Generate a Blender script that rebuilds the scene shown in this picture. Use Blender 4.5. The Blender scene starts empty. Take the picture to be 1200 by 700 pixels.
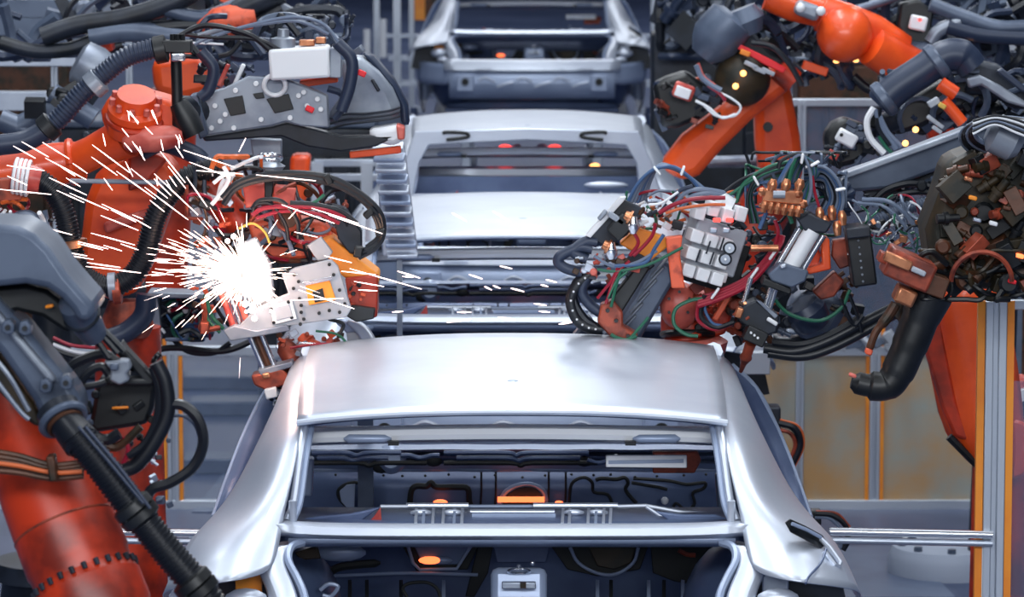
import bpy, math, random
from mathutils import Vector, Matrix
R=math.radians
rnd=random.Random(7)
V=Vector
scn=bpy.context.scene
COL=scn.collection
F=4900.0; H=3.55; TH=math.atan(627/F)
FW=V((0,math.cos(TH),-math.sin(TH))); UP=V((0,math.sin(TH),math.cos(TH)))
def P(px,py,Y):
    d=FW+V((1,0,0))*((px-600)/F)+UP*((350-py)/F)
    return V((0,0,H))+d*(Y/d.y)
def M(px,Y): return px*Y*1.012/F
# ---------------------------------------------------------------- materials
MATS={}
def mat(name,col,rough=.5,metal=0.,col2=None,scale=8.,bump=0.,emit=None,es=0.,alpha=1.,trans=0.,thr=(.42,.62),coat=0.):
    m=bpy.data.materials.new(name); m.use_nodes=True; nt=m.node_tree; b=nt.nodes['Principled BSDF']
    b.inputs['Base Color'].default_value=(*col,1); b.inputs['Roughness'].default_value=rough; b.inputs['Metallic'].default_value=metal
    b.inputs['Coat Weight'].default_value=coat
    if trans: b.inputs['Transmission Weight'].default_value=trans
    if alpha<1: b.inputs['Alpha'].default_value=alpha
    if emit: b.inputs['Emission Color'].default_value=(*emit,1); b.inputs['Emission Strength'].default_value=es
    if col2 or bump:
        tc=nt.nodes.new('ShaderNodeTexCoord'); n=nt.nodes.new('ShaderNodeTexNoise'); n.inputs['Scale'].default_value=scale; n.inputs['Detail'].default_value=4
        nt.links.new(tc.outputs['Object'],n.inputs['Vector'])
        if col2:
            r=nt.nodes.new('ShaderNodeValToRGB'); r.color_ramp.elements[0].position=thr[0]; r.color_ramp.elements[1].position=thr[1]
            r.color_ramp.elements[0].color=(*col,1); r.color_ramp.elements[1].color=(*col2,1)
            nt.links.new(n.outputs['Fac'],r.inputs['Fac']); nt.links.new(r.outputs['Color'],b.inputs['Base Color'])
        if bump:
            bp=nt.nodes.new('ShaderNodeBump'); bp.inputs['Strength'].default_value=bump; bp.inputs['Distance'].default_value=.01
            nt.links.new(n.outputs['Fac'],bp.inputs['Height']); nt.links.new(bp.outputs['Normal'],b.inputs['Normal'])
    MATS[name]=m; return m
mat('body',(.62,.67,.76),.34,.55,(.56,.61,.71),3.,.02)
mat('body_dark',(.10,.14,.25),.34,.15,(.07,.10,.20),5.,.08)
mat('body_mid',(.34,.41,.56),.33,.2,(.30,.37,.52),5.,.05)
mat('seal_and_recess_dark',(.010,.012,.012),.6)  # black for sealing beads, and for shade painted into recesses and holes
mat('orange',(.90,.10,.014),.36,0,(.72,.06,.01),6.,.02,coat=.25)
mat('orange_dark',(.55,.04,.010),.38,0,(.20,.018,.008),7.,.05)  # darker copy of the orange, arm shadows put into the colour
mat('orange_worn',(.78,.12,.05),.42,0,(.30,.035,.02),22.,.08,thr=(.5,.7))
mat('pink_red',(.72,.16,.12),.35,0,(.40,.04,.03),9.,.05)
mat('amber',(.95,.33,.03),.4,0,(.85,.24,.02),5.)
mat('cast_grey',(.105,.135,.195),.38,.2,(.07,.092,.14),6.,.06)
mat('alu_plate',(.42,.44,.48),.4,.3,(.34,.36,.40),9.)
mat('white_and_lit_header',(.88,.90,.93),.32,.15)  # near-white for plates and for the painted brightness of the header bar
mat('cast_light',(.30,.335,.39),.38,.35,(.16,.185,.24),6.,.05)
mat('cast_dark',(.020,.026,.04),.42,.2,(.010,.013,.018),8.,.08)
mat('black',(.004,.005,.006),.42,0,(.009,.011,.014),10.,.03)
mat('hose_black',(.006,.008,.013),.38,0)
mat('hose_blue',(.022,.034,.068),.4,.1)
mat('steel',(.72,.75,.80),.22,.95)
mat('steel_soft',(.52,.57,.65),.38,.8,(.42,.47,.56),5.,.03)
mat('alu',(.58,.63,.70),.35,.75)
mat('plate_white',(.80,.81,.83),.45,.15,(.70,.71,.74),8.)
mat('brass',(.72,.30,.15),.3,.8,(.45,.16,.08),20.)
mat('brown',(.09,.03,.012),.45,.2,(.02,.014,.006),14.,.2)
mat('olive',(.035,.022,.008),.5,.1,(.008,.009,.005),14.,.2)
mat('redbrown',(.38,.07,.035),.4,.3,(.14,.03,.02),18.,.1)
mat('c_red',(.30,.012,.03),.3); mat('c_green',(.02,.13,.075),.35); mat('c_blue',(.05,.11,.24),.35)
mat('c_grey',(.15,.19,.27),.28); mat('c_white',(.80,.82,.85),.4); mat('c_yellow',(.65,.42,.08),.4); mat('c_orange',(.65,.13,.03),.4)
mat('red_flag',(.85,.02,.03),.5)
mat('red_led',(.8,.02,.02),.4,emit=(1,.05,.04),es=2.5)
mat('amber_led',(.9,.4,.1),.4,emit=(1,.42,.12),es=3)
mat('orange_glow',(.9,.2,.05),.4,emit=(1,.16,.05),es=2.2)  # emission put into plugs and strips that are no lamps
mat('spark',(1,.8,.7),.5,emit=(1,.70,.58),es=6)
mat('spark_core',(1,.9,.85),.5,emit=(1,.84,.76),es=9)
mat('spark_pale',(1,.8,.75),.5,emit=(1,.76,.72),es=3.2)
mat('tan',(.42,.26,.12),.7,0,(.20,.16,.12),2.5)
mat('base_grey',(.40,.45,.55),.6)
mat('cable_board',(.38,.41,.46),.5)
def glass(name,col,fac,rough=.15,col2=None):
    m=bpy.data.materials.new(name); m.use_nodes=True; nt=m.node_tree; nt.nodes.clear()
    o=nt.nodes.new('ShaderNodeOutputMaterial'); mx=nt.nodes.new('ShaderNodeMixShader'); t=nt.nodes.new('ShaderNodeBsdfTransparent'); b=nt.nodes.new('ShaderNodeBsdfPrincipled')
    b.inputs['Base Color'].default_value=(*col,1); b.inputs['Roughness'].default_value=rough
    mx.inputs[0].default_value=fac
    if col2:
        tc=nt.nodes.new('ShaderNodeTexCoord'); n=nt.nodes.new('ShaderNodeTexNoise'); n.inputs['Scale'].default_value=2.6; n.inputs['Detail'].default_value=6
        r=nt.nodes.new('ShaderNodeValToRGB'); r.color_ramp.elements[0].position=.38; r.color_ramp.elements[1].position=.64
        r.color_ramp.elements[0].color=(*col,1); r.color_ramp.elements[1].color=(*col2,1)
        nt.links.new(tc.outputs['Object'],n.inputs['Vector']); nt.links.new(n.outputs['Fac'],r.inputs['Fac']); nt.links.new(r.outputs['Color'],b.inputs['Base Color'])
    nt.links.new(t.outputs[0],mx.inputs[1]); nt.links.new(b.outputs[0],mx.inputs[2]); nt.links.new(mx.outputs[0],o.inputs[0])
    MATS[name]=m
glass('pane_clear',(.20,.27,.42),.22,.1)
glass('pane_brown_reflections',(.62,.36,.15),.84,.35,(.40,.45,.42))  # brown mottling paints blurred reflections into the glass
# ---------------------------------------------------------------- mesh builder
def catmull(pts,n=6):
    pts=[V(p) for p in pts]
    if len(pts)<3: 
        return [pts[0].lerp(pts[1],i/n) for i in range(n+1)]
    q=[pts[0]*2-pts[1]]+pts+[pts[-1]*2-pts[-2]]; out=[]
    for i in range(1,len(q)-2):
        p0,p1,p2,p3=q[i-1:i+3]
        for k in range(n):
            t=k/n; out.append(.5*((2*p1)+(p2-p0)*t+(2*p0-5*p1+4*p2-p3)*t*t+(3*p1-p0-3*p2+p3)*t**3))
    out.append(pts[-1]); return out
def frame(d):
    d=d.normalized(); a=V((0,0,1)) if abs(d.z)<.9 else V((1,0,0))
    u=d.cross(a).normalized(); return u,d.cross(u).normalized()
class MB:
    def __init__(s): s.v=[]; s.f=[]
    def add(s,vs,fs):
        b=len(s.v); s.v+= [V(x) for x in vs]; s.f+=[tuple(b+i for i in f) for f in fs]; return s
    def box(s,c,size,rx=0,ry=0,rz=0):   # size = x,y,z metres; ry rotates in the picture-facing plane
        m=Matrix.Rotation(R(rz),3,'Z')@Matrix.Rotation(R(rx),3,'X')@Matrix.Rotation(R(ry),3,'Y')
        x,y,z=[k/2 for k in size]
        vs=[V(c)+m@V((i*x,j*y,k*z)) for i in(-1,1) for j in(-1,1) for k in(-1,1)]
        return s.add(vs,[(0,1,3,2),(4,6,7,5),(0,4,5,1),(2,3,7,6),(0,2,6,4),(1,5,7,3)])
    def bar(s,p0,p1,w,h=None,up=None):  # rectangular bar
        h=h or w; p0=V(p0);p1=V(p1); d=(p1-p0).normalized(); up=V(up) if up else V((0,1,0))
        if abs(d.dot(up))>.95: up=V((0,0,1))
        u=d.cross(up).normalized(); n=u.cross(d).normalized()
        vs=[p+u*a*w/2+n*b*h/2 for p in(p0,p1) for a,b in((-1,-1),(1,-1),(1,1),(-1,1))]
        return s.add(vs,[(3,2,1,0),(4,5,6,7),(0,1,5,4),(1,2,6,5),(2,3,7,6),(3,0,4,7)])
    def rings(s,path,rad,seg=12,caps=True):
        n=len(path); base=len(s.v); u=None
        for i,p in enumerate(path):
            d=(path[min(i+1,n-1)]-path[max(i-1,0)])
            if d.length<1e-9: d=V((0,0,1))
            d.normalize()
            if u is None: u,_=frame(d)
            else:
                u=(u-d*u.dot(d))
                if u.length<1e-6: u,_=frame(d)
                u.normalize()
            w=d.cross(u); r=rad[i] if hasattr(rad,'__len__') else rad
            for k in range(seg):
                a=2*math.pi*k/seg; s.v.append(p+u*math.cos(a)*r+w*math.sin(a)*r)
        for i in range(n-1):
            for k in range(seg):
                a=base+i*seg+k; b=base+i*seg+(k+1)%seg
                s.f.append((a,b,b+seg,a+seg))
        if caps:
            s.f.append(tuple(base+k for k in reversed(range(seg)))); s.f.append(tuple(base+(n-1)*seg+k for k in range(seg)))
        return s
    def cyl(s,p0,p1,r0,r1=None,seg=20): return s.rings([V(p0),V(p1)],[r0,r0 if r1 is None else r1],seg)
    def prof(s,p0,p1,pr,seg=24):  # lathe: list of (t along, radius)
        p0=V(p0);p1=V(p1); return s.rings([p0.lerp(p1,t) for t,_ in pr],[r for _,r in pr],seg)
    def tube(s,pts,r,seg=8,n=6): return s.rings(catmull(pts,n),r,seg)
    def corr(s,pts,r,pitch=.012,depth=.12,seg=14):
        path=catmull(pts,14); L=[0]
        for a,b in zip(path,path[1:]): L.append(L[-1]+(b-a).length)
        N=max(4,int(L[-1]/(pitch/4))); out=[];rad=[];j=0
        for i in range(N+1):
            t=L[-1]*i/N
            while j<len(L)-2 and L[j+1]<t: j+=1
            k=(t-L[j])/max(1e-9,L[j+1]-L[j]); out.append(path[j].lerp(path[j+1],k)); rad.append(r*(1-(depth if i%4 in(1,2) else 0)))
        return s.rings(out,rad,seg)
    def ext(s,poly,vec):
        n=len(poly); vec=V(vec); vs=[V(p) for p in poly]+[V(p)+vec for p in poly]
        return s.add(vs,[tuple(range(n)),tuple(reversed(range(n,2*n)))]+[(i,i+n,(i+1)%n+n,(i+1)%n) for i in range(n)])
    def ball(s,c,r,seg=14,sc=(1,1,1)):
        c=V(c); vs=[];fs=[];nr=seg//2
        for i in range(nr+1):
            th=math.pi*i/nr
            for k in range(seg):
                a=2*math.pi*k/seg; vs.append(c+V((math.sin(th)*math.cos(a)*r*sc[0],math.sin(th)*math.sin(a)*r*sc[1],math.cos(th)*r*sc[2])))
        for i in range(nr):
            for k in range(seg):
                a=i*seg+k;b=i*seg+(k+1)%seg; fs.append((a,a+seg,b+seg,b))
        return s.add(vs,fs)
    def tor(s,c,ax,RR,r,seg=24,s2=8,a0=0,a1=360):
        u,w=frame(V(ax)); c=V(c); n=seg
        path=[c+u*math.cos(R(a0+(a1-a0)*i/n))*RR+w*math.sin(R(a0+(a1-a0)*i/n))*RR for i in range(n+1)]
        return s.rings(path,r,s2)
    def grid(s,rows,th=0,vec=(0,0,-1)):
        n=len(rows);m=len(rows[0]); vs=[p for r in rows for p in r]
        fs=[(i*m+j,i*m+j+1,(i+1)*m+j+1,(i+1)*m+j) for i in range(n-1) for j in range(m-1)]
        return s.add(vs,fs)
    def build(s,name,mt,parent=None,bev=0,thick=0,smooth=True,sub=0,angle=35):
        if parent is not None:
            off=parent['_o']; off=V(off)
        else:
            xs=[v.x for v in s.v];ys=[v.y for v in s.v];zs=[v.z for v in s.v]
            off=V(((min(xs)+max(xs))/2,(min(ys)+max(ys))/2,min(zs)))
        me=bpy.data.meshes.new(name); me.from_pydata([v-off for v in s.v],[],s.f); me.validate(); me.update()
        me.materials.append(MATS[mt])
        o=bpy.data.objects.new(name,me); COL.objects.link(o)
        if parent is not None: o.parent=parent
        else: o.location=off
        o['_o']=tuple(off)
        if smooth:
            for p in me.polygons: p.use_smooth=True
            me.set_sharp_from_angle(angle=R(angle))
        if sub:
            md=o.modifiers.new('Subdivision','SUBSURF'); md.levels=sub; md.render_levels=sub
        if thick:
            md=o.modifiers.new('Solidify','SOLIDIFY'); md.thickness=thick; md.offset=0
        if bev:
            md=o.modifiers.new('Bevel','BEVEL'); md.width=bev; md.segments=2; md.limit_method='ANGLE'; md.angle_limit=R(40)
        return o
def thing(name,loc,label,cat,group=None):
    o=bpy.data.objects.new(name,None); COL.objects.link(o); o.location=loc; o['_o']=tuple(loc); o.empty_display_size=.1
    o['label']=label; o['category']=cat
    if group: o['group']=group
    return o
def tag(o,label,cat,group=None,kind=None):
    o['label']=label; o['category']=cat
    if group: o['group']=group
    if kind: o['kind']=kind
    return o
def struct(o): o['kind']='structure'; return o
def copy_tree(o,parent=None):
    c=o.copy(); COL.objects.link(c)
    if parent: c.parent=parent
    for ch in list(o.children): copy_tree(ch,c)
    return c
def pb(mb,px,py,Y,w,h,d,rot=0,yaw=0,pit=0):   # box facing the viewer side, w,h as seen, d metres deep, rot clockwise degrees
    return mb.box(P(px,py,Y),(M(w,Y),d,M(h,Y)),pit,rot,yaw)
def plate(mb,poly,Y,th):
    return mb.ext([P(x,y,Y) if not hasattr(Y,'__len__') else P(x,y,Y[i]) for i,(x,y) in enumerate(poly)],(0,th,0))
def pts(l,Y=None):
    return [P(*p) if len(p)==3 else P(p[0],p[1],Y) for p in l]
def bolts(parent,spots,Y,r=.006,m='steel_soft',name='bolt',h=.008):
    for x,y in spots:
        b=MB(); c=P(x,y,Y); b.cyl(c,c-V((0,h,0)),r,r*.9,8); b.build(name,m,parent)
# ================================================================ the car body, nearest one first
def make_car():
    t=thing('car_body',(0,12.4,.62),'nearest bare steel car body in the foreground, open rear window and boot facing the viewer','car','bare car bodies on the assembly line')
    def both(l): return [[P(*p) for p in r] for r in l]
    def mir(p): return V((-p.x,p.y,p.z))
    # roof
    rows=[]
    for i in range(13):
        k=i/12; Y=12.85-1.45*k; xe=.624-.030*k*k; z=P(603,0,Y).z
        ze=1.757+ .012*math.sin(math.pi*k)-.012*k
        rows.append([V((xe*u, Y-.03*(1-u*u)*(1 if k>.5 else -1)*abs(2*k-1), ze+.035*(1-abs(u)**2.4))) for u in [j/12-1 for j in range(25)]])
    rf=MB().grid(rows).build('roof',  'body',t,thick=.004)
    c=P(601,468,11.85); MB().prof(V((c.x,c.y,1.787)),V((c.x,c.y,1.797)),[(0,.026),(.5,.024),(1,.014)],20).build('antenna_hole_cap','body_mid',rf)
    # rolled rear edge of roof
    b=MB(); b.tube([r for r in rows[-1]],.009,8,2); b.build('roof_rear_flange','body',t)
    b=MB(); q=[V((p.x*.985,p.y+.06,p.z-.012)) for p in rows[-1]]; b.rings(q,.009,6); b.build('roof_edge_dark_band','body_dark',t)  # dark tube painting the shaded gap under the roof edge
    # side shell: C pillar and quarter panel
    K=[ # I, A, M, O
     [(833,416,12.85),(846,417,12.85),(855,424,12.85),(862,436,12.80)],
     [(838,455,12.12),(852,456,12.12),(868,468,12.12),(880,480,12.15)],
     [(846,492,11.45),(860,496,11.42),(882,515,11.42),(900,520,11.62)],
     [(853,540,11.27),(868,545,11.27),(895,570,11.25),(924,568,11.5)],
     [(864,590,11.13),(879,592,11.1),(908,602,11.1),(950,601,11.38)],
     [(870,616,11.05),(893,622,11.0),(928,626,10.98),(975,624,11.2)],
     [(872,634,11.0),(899,642,10.92),(938,650,10.86),(992,652,11.02)],
     [(880,668,10.88),(900,676,10.80),(945,684,10.72),(1008,690,10.9)],
    ]
    for sg in (1,-1):
        rows=[]
        for kk,r in enumerate(K):
            q=[P(*p) for p in r]; o=q[-1]
            xs=max(o.x+.02,.70 if kk<2 else .80)
            q.append(V((min(o.x+.015,.96),o.y+.12,o.z-.05))); 
            if kk>=4: q.append(V((min(o.x+.03,.95),o.y+.45,o.z-.12)))
            else: q.append(V((o.x+.0,o.y+.2,o.z-.07)))
            rows.append([V((p.x*sg,p.y,p.z)) for p in q])
        MB().grid(rows).build('quarter_panel','body',t,sub=2,thick=.004)
        # window flange channel, bright strip inside the pillar
        b=MB(); fl=[P(846,500,11.43),P(853,540,11.29),P(860,590,11.15),P(868,612,11.1)]
        b.rings(catmull([V((p.x*sg-.008*sg,p.y+.012,p.z)) for p in fl],5),.011,8); b.build('window_flange','body',t)
        b=MB(); b.rings(catmull([V((p.x*sg-.026*sg,p.y+.03,p.z)) for p in fl],5),.009,8); b.build('window_channel','body_mid',t)
        # door frame arc ahead of the pillar
        b=MB(); o1=[(858,428,13.0),(886,455,12.95),(912,505,12.85),(933,558,12.7),(950,606,12.5)]; o2=[(846,430,13.0),(862,455,12.95),(880,505,12.85),(905,560,12.7),(930,610,12.5)]
        b.grid([[V((P(*p).x*sg,P(*p).y,P(*p).z)) for p in o1],[V((P(*p).x*sg,P(*p).y+.05,P(*p).z)) for p in o2]]); b.build('door_frame','body_dark',t,thick=.02)
        b=MB(); b.rings(catmull([V((P(*p).x*sg,P(*p).y,P(*p).z)) for p in o1],5),.008,8); b.build('door_frame_edge','body_mid',t)
        # body side ahead: door, fender
        rr=[]
        for Y,xo,zt in ((11.3,.86,1.30),(11.9,.88,1.28),(12.6,.88,1.24),(13.4,.86,1.20),(14.0,.84,1.14),(14.35,.74,1.05)):
            rr.append([V((sg*(xo-.06),Y,zt+.03)),V((sg*xo,Y,zt)),V((sg*(xo+.02),Y,zt-.2)),V((sg*(xo-.01),Y,zt-.42)),V((sg*(xo-.05),Y,.86))])
        MB().grid(rr).build('side_panel','body',t,sub=1,thick=.004)
        b=MB(); b.rings(catmull([V((sg*.625,12.85,1.74)),V((sg*.66,13.2,1.62)),V((sg*.72,13.6,1.45)),V((sg*.76,13.9,1.2))],5),.03,8); b.build('windscreen_pillar','body',t)
        b=MB(); b.rings([V((sg*.62,12.35,1.60)),V((sg*.74,12.3,1.42)),V((sg*.84,12.25,1.2)),V((sg*.84,12.25,.9))],.035,8); b.build('door_pillar','body_mid',t)
        # boot opening flange sweeping down beside opening
        fl=[(862,640,11.0),(876,646,10.96),(879,662,10.9),(868,684,10.84),(860,705,10.78),(856,740,10.7),(850,765,10.66)]
        b=MB(); b.grid([[V((P(x-9,y+2,Y).x*sg,P(x,y,Y).y+.03,P(x,y,Y).z)) for x,y,Y in fl],[V((P(x,y,Y).x*sg,P(x,y,Y).y,P(x,y,Y).z)) for x,y,Y in fl],[V((P(x+13,y,Y).x*sg,P(x,y,Y).y-.01,P(x+13,y,Y).z)) for x,y,Y in fl],[V((P(x+24,y,Y).x*sg,P(x,y,Y).y+.03,P(x+20,y,Y).z)) for x,y,Y in fl]])
        b.build('boot_flange','body',t,sub=2,thick=.005)
        b=MB(); b.rings(catmull([V(((P(x,y,Y).x-.035)*sg,P(x,y,Y).y+.05,P(x,y,Y).z)) for x,y,Y in fl],4),.012,8); b.build('boot_gutter','body_mid',t)
        # tail lamp recess: back wall and stepped corner
        b=MB(); b.ext([V((P(x,y,10.98).x*sg,10.98,P(x,y,10.98).z)) for x,y in ((885,664),(985,672),(1000,745),(880,765))],(0,.02,0)); b.build('lamp_recess','cast_dark',t)
        b=MB(); b.box(V((.70*sg,10.93,P(905,688,10.93).z)),(.07,.03,.07)); b.build('lamp_bracket','amber' if sg<0 else 'steel_soft',t,bev=.004)
        # wheel arch / wheel house inner
        b=MB(); b.ball(V((.62*sg,11.5,1.14)),.28,24,(.55,1,.9)); b.build('wheel_house','body_dark',t)
        b=MB(); b.tor(V((.91*sg,11.35,.88)),(1,0,0),.33,.03,20,8,0,180); b.build('wheel_arch','body_dark',t)
        # small bolts by the window corners
        bb=MB(); cc=P(857,600,11.1); bb.cyl(V((cc.x*sg,cc.y,cc.z-.03)),V((cc.x*sg,cc.y,cc.z+.03)),.011,.011,10); bb.build('corner_pad','body',t)
    # right quarter slot (fuel flap / bumper mount): dark cut with bright lip, both sides
    for sg in (1,-1):
        if sg>0:
            b=MB(); sl=[(920,613),(926,609),(944,617),(964,628),(968,634),(966,640),(962,643),(945,634),(926,624)]
            ys=[10.97,10.97,11.0,11.07,11.09,11.06,11.02,10.96,10.95]
            b.ext([V((P(x,y,Y-.028).x,P(x,y,Y-.028).y,P(x,y,Y-.028).z)) for (x,y),Y in zip(sl,ys)],(0,.008,0)); b.build('quarter_slot','black',t)
            b=MB(); b.rings([P(x,y,Y) for x,y,Y in ((962,632,11.02),(972,642,11.0),(985,660,10.96),(983,664,10.95),(978,662,10.94),(966,646,10.95))],.007,8); b.build('slot_lip','body',t)
            b=MB(); b.rings([P(x,y,Y) for x,y,Y in ((928,614,10.93),(945,621,10.95),(962,630,10.98))],.005,8); b.build('slot_bar','body_mid',t)
            b=MB(); b.rings(catmull([P(x,y,Y) for x,y,Y in ((968,644,10.92),(962,660,10.85),(948,676,10.76),(944,684,10.72))],4),.0035,6); b.build('panel_seam','body_dark',t)
    # header bar seen through the rear window, its brightness painted into the colour
    b=MB()
    prof=[(503,11.58),(505,11.535),(508,11.515),(514,11.505),(519,11.51),(522,11.55)]
    b.grid([[V((u*.58,P(0,y,Y).y,P(600,y,Y).z+.012*(1-u*u))) for u in [j/10-1 for j in range(21)]] for y,Y in prof]); hb=b.build('windscreen_header','white_and_lit_header',t,thick=.004)
    for sg in (1,-1):
        b=MB(); cc=P(430,513,11.50); b.rings([V((sg*(cc.x+d),11.503,cc.z-.004+.000)) for d in (-.065,-.05,.05,.068)],[.003,.013,.012,.003],10); b.build('visor_slot','body_mid',hb)
        b=MB(); b.box(V((sg*.33,11.495,P(0,519,11.5).z)),(.03,.02,.012)); b.build('clip','black',hb)
    b=MB(); b.grid([[V((u*.6,12.2,P(600,500,12.2).z)) for u in (-1,0,1)],[V((u*.6,12.0,P(600,505,12.0).z)) for u in (-1,0,1)]]); b.build('header_underside','body_mid',t,thick=.004)
    # cowl and dash panel
    cw=MB()
    ribs=[(522,13.35),(527,13.25),(531,13.42),(535,13.36),(540,13.46),(544,13.40),(549,13.5),(553,13.5)]
    cw.grid([[V((u*.74,P(0,y,Y).y+.006*math.sin(u*19+k),P(600,y,Y).z)) for u in [j/20-1 for j in range(41)]] for k,(y,Y) in enumerate(ribs)]); cw=cw.build('cowl','body_mid',t,thick=.006)
    for y,a0,a1 in ((531,365,470),(537,372,455),(543,365,500),(531,520,690),(537,535,680),(543,520,700),(534,470,515),(540,690,712)):
        b=MB(); b.rings(catmull([P(a0,y,13.2),P((a0+a1)/2-12,y,13.2),P((a0+a1)/2,y+3,13.2),P((a0+a1)/2+14,y,13.2),P(a1,y,13.2)],4),.008,6); b.build('cowl_groove','seal_and_recess_dark' if y>540 else 'body_dark',cw)
    for x in (458,):
        b=MB(); b.prof(P(x,538,13.3),P(x,538,13.25),[(0,.05),(.6,.045),(1,.03)],20); b.build('cowl_boss','body_mid',cw)
    for x,y in ((447,549),(508,541),(685,541),(720,541)):
        b=MB(); b.ball(P(x,y,13.27),.022,10,(1.3,.5,.8)); b.build('cowl_hole','seal_and_recess_dark',cw)
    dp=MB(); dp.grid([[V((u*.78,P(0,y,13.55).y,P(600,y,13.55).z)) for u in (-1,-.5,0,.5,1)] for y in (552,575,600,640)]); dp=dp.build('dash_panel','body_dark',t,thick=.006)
    def bead(l,r=.006,m='seal_and_recess_dark',name='sealing_bead',Y=13.52):
        b=MB(); b.rings(catmull(pts(l,Y),4),r,6); b.build(name,m,dp)
    bead([(417,600),(400,588),(396,576),(405,568),(418,566),(428,572),(430,600)])
    b=MB(); plate(b,[(400,588),(398,576),(406,569),(416,568),(415,596),(408,597)],13.5,.01); b.build('dash_aperture','body_mid',dp)
    bead([(480,594),(482,576),(488,570),(500,570),(505,566),(512,571),(535,571),(548,573),(550,588),(553,596)],.011)
    for x in (564,581,643,663): bead([(x,551),(x,575),(x-1,596)],.004)
    bead([(584,594),(590,580),(600,572),(615,568),(628,570),(638,578),(640,595)],.009,'body_mid')
    b=MB(); plate(b,[(588,594),(594,581),(604,574),(616,571),(628,573),(635,581),(637,595)],13.51,.01); b.build('tunnel_opening','seal_and_recess_dark',dp)
    b=MB(); plate(b,[(583,583),(638,583),(638,589),(583,589)],13.49,.01); b.build('orange_strip','orange_glow',dp)
    bead([(667,592),(669,570),(676,562),(686,560),(694,566),(696,577),(712,580),(718,592)],.006)
    bead([(698,563),(705,561),(722,562),(732,560),(736,566),(733,574),(740,584),(746,590)],.007)
    bead([(742,561),(760,562),(785,564),(805,568),(826,566),(824,573),(812,578),(814,590),(808,598)],.006)
    bead([(740,566),(758,569),(770,571),(782,574)],.006)
    bead([(788,598),(792,590),(800,596)],.005)
    b=MB(); b.ball(P(779,587,13.5),.013,10); b.build('plug','c_white',dp)
    for x in (516,655): 
        b=MB(); b.ball(P(x,589,13.49),.020 if x==516 else .011,10,(1.2,.5,.5)); b.build('red_plug','orange_glow',dp)
    for x in range(395,830,27):
        b=MB(); b.ball(P(x+rnd.uniform(-5,5),558+rnd.uniform(-2,2),13.5),.005,6); b.build('spot_hole','seal_and_recess_dark',dp)
    # white label plate and reddish bracket on the right of the cowl
    b=MB(); plate(b,[(710,534),(805,534),(805,549),(710,548)],11.75,.012); pl=b.build('white_label_plate','white_and_lit_header',t,bev=.003)
    b=MB(); pb(b,757,541,11.75,88,4,.012,-1); b.build('plate_groove','body_mid',pl)
    b=MB(); plate(b,[(765,530),(818,530),(822,540),(814,555),(765,555)],11.98,.03); b.build('red_bracket','redbrown',t,bev=.004)
    b=MB(); pb(b,850,574,12.4,22,40,.05,-4); b.build('side_box','cast_grey',t,bev=.006)
    b=MB(); pb(b,357,558,12.4,20,44,.06,3); b.build('side_box','body_mid',t,bev=.006)
    for x0,x1,y in ((705,727,536),(845,860,533),(845,860,541),(845,860,550)):
        b=MB(); pb(b,(x0+x1)/2+2,y,12.6,12,4,.02,-14); b.build('side_rib','body_mid',t)
    # parcel shelf
    ps=MB(); ps.grid([[V((u*.6,P(0,y,Y).y,P(600,y,Y).z)) for u in (-1,-.5,0,.5,1)] for y,Y in ((596,11.6),(604,11.45),(612,11.25),(620,11.1))]); ps=ps.build('parcel_shelf','body_dark',t,thick=.006)
    for x0,x1,y in ((476,549,593),(625,724,593),):
        b=MB(); b.cyl(P(x0,y,11.58),P(x1,y,11.58),.0085,.0085,10); b.build('shelf_edge','body',ps)
    b=MB(); b.cyl(P(545,594,11.6),P(630,594,11.6),.006,.006,8); b.build('shelf_edge','body_mid',ps)
    b=MB(); b.cyl(P(551,601,11.5),P(650,601,11.5),.009,.009,10); b.build('vent_lip','body',ps)
    for y in (606,610,615):
        b=MB(); b.bar(P(553,y,11.35),P(651,y,11.35),.02,.008); b.build('vent_slat','body_dark' if y==615 else 'body_mid',ps)
    for x in (488,497,508,520,533,542,660,668,690,699,708,716):
        b=MB(); b.bar(P(x,598,11.46),P(x-1,616,11.17),.008,.014); b.build('shelf_rib','body_mid' if x%2 else 'body',ps)
    for x,y in ((493,601),(530,601),(672,601),(700,601),(726,609),(756,611),(740,617)):
        b=MB(); b.ball(P(x,y,11.4),.014,10,(2.2,.6,.7)); b.build('shelf_boss','body',ps)
    b=MB(); plate(b,[(340,612),(372,606),(410,603),(446,595),(436,602),(415,617),(345,618)],11.3,.02); b.build('shelf_corner','body_dark',ps,bev=.004)
    b=MB(); plate(b,[(768,600),(800,604),(838,604),(856,610),(860,618),(795,618)],11.3,.02); b.build('shelf_corner','body_dark',ps,bev=.004)
    b=MB(); b.rings(pts([(446,594),(478,594)],11.5),.006,8); b.rings(pts([(724,594),(757,593),(800,601),(838,603),(856,611)],11.5),.006,8); b.build('shelf_fold','body',ps)
    b=MB(); b.rings(pts([(757,594),(775,606),(795,618)],11.4),.005,8); b.build('shelf_fold','body',ps)
    b=MB(); plate(b,[(428,617),(438,606),(446,595),(447,609),(440,617)],11.28,.01); b.build('red_wedge','pink_red',ps)
    # bar below the rear window
    b=MB(); pr=[(615,11.12),(617,11.07),(621,11.04),(628,11.03),(632,11.04),(637,11.07),(640,11.12)]
    b.grid([[V((u*.64,P(0,y,Y).y,P(600,y,Y).z+.012*abs(u)**6)) for u in [j/10-1 for j in range(21)]] for y,Y in pr[:5]]); b.build('window_sill_bar','body',t,thick=.006)
    b=MB(); b.grid([[V((u*.60,P(0,y,Y).y,P(600,y,Y).z)) for u in [j/10-1 for j in range(21)]] for y,Y in pr[4:]]); b.build('boot_upper_lip','body_mid',t,thick=.006)
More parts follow.
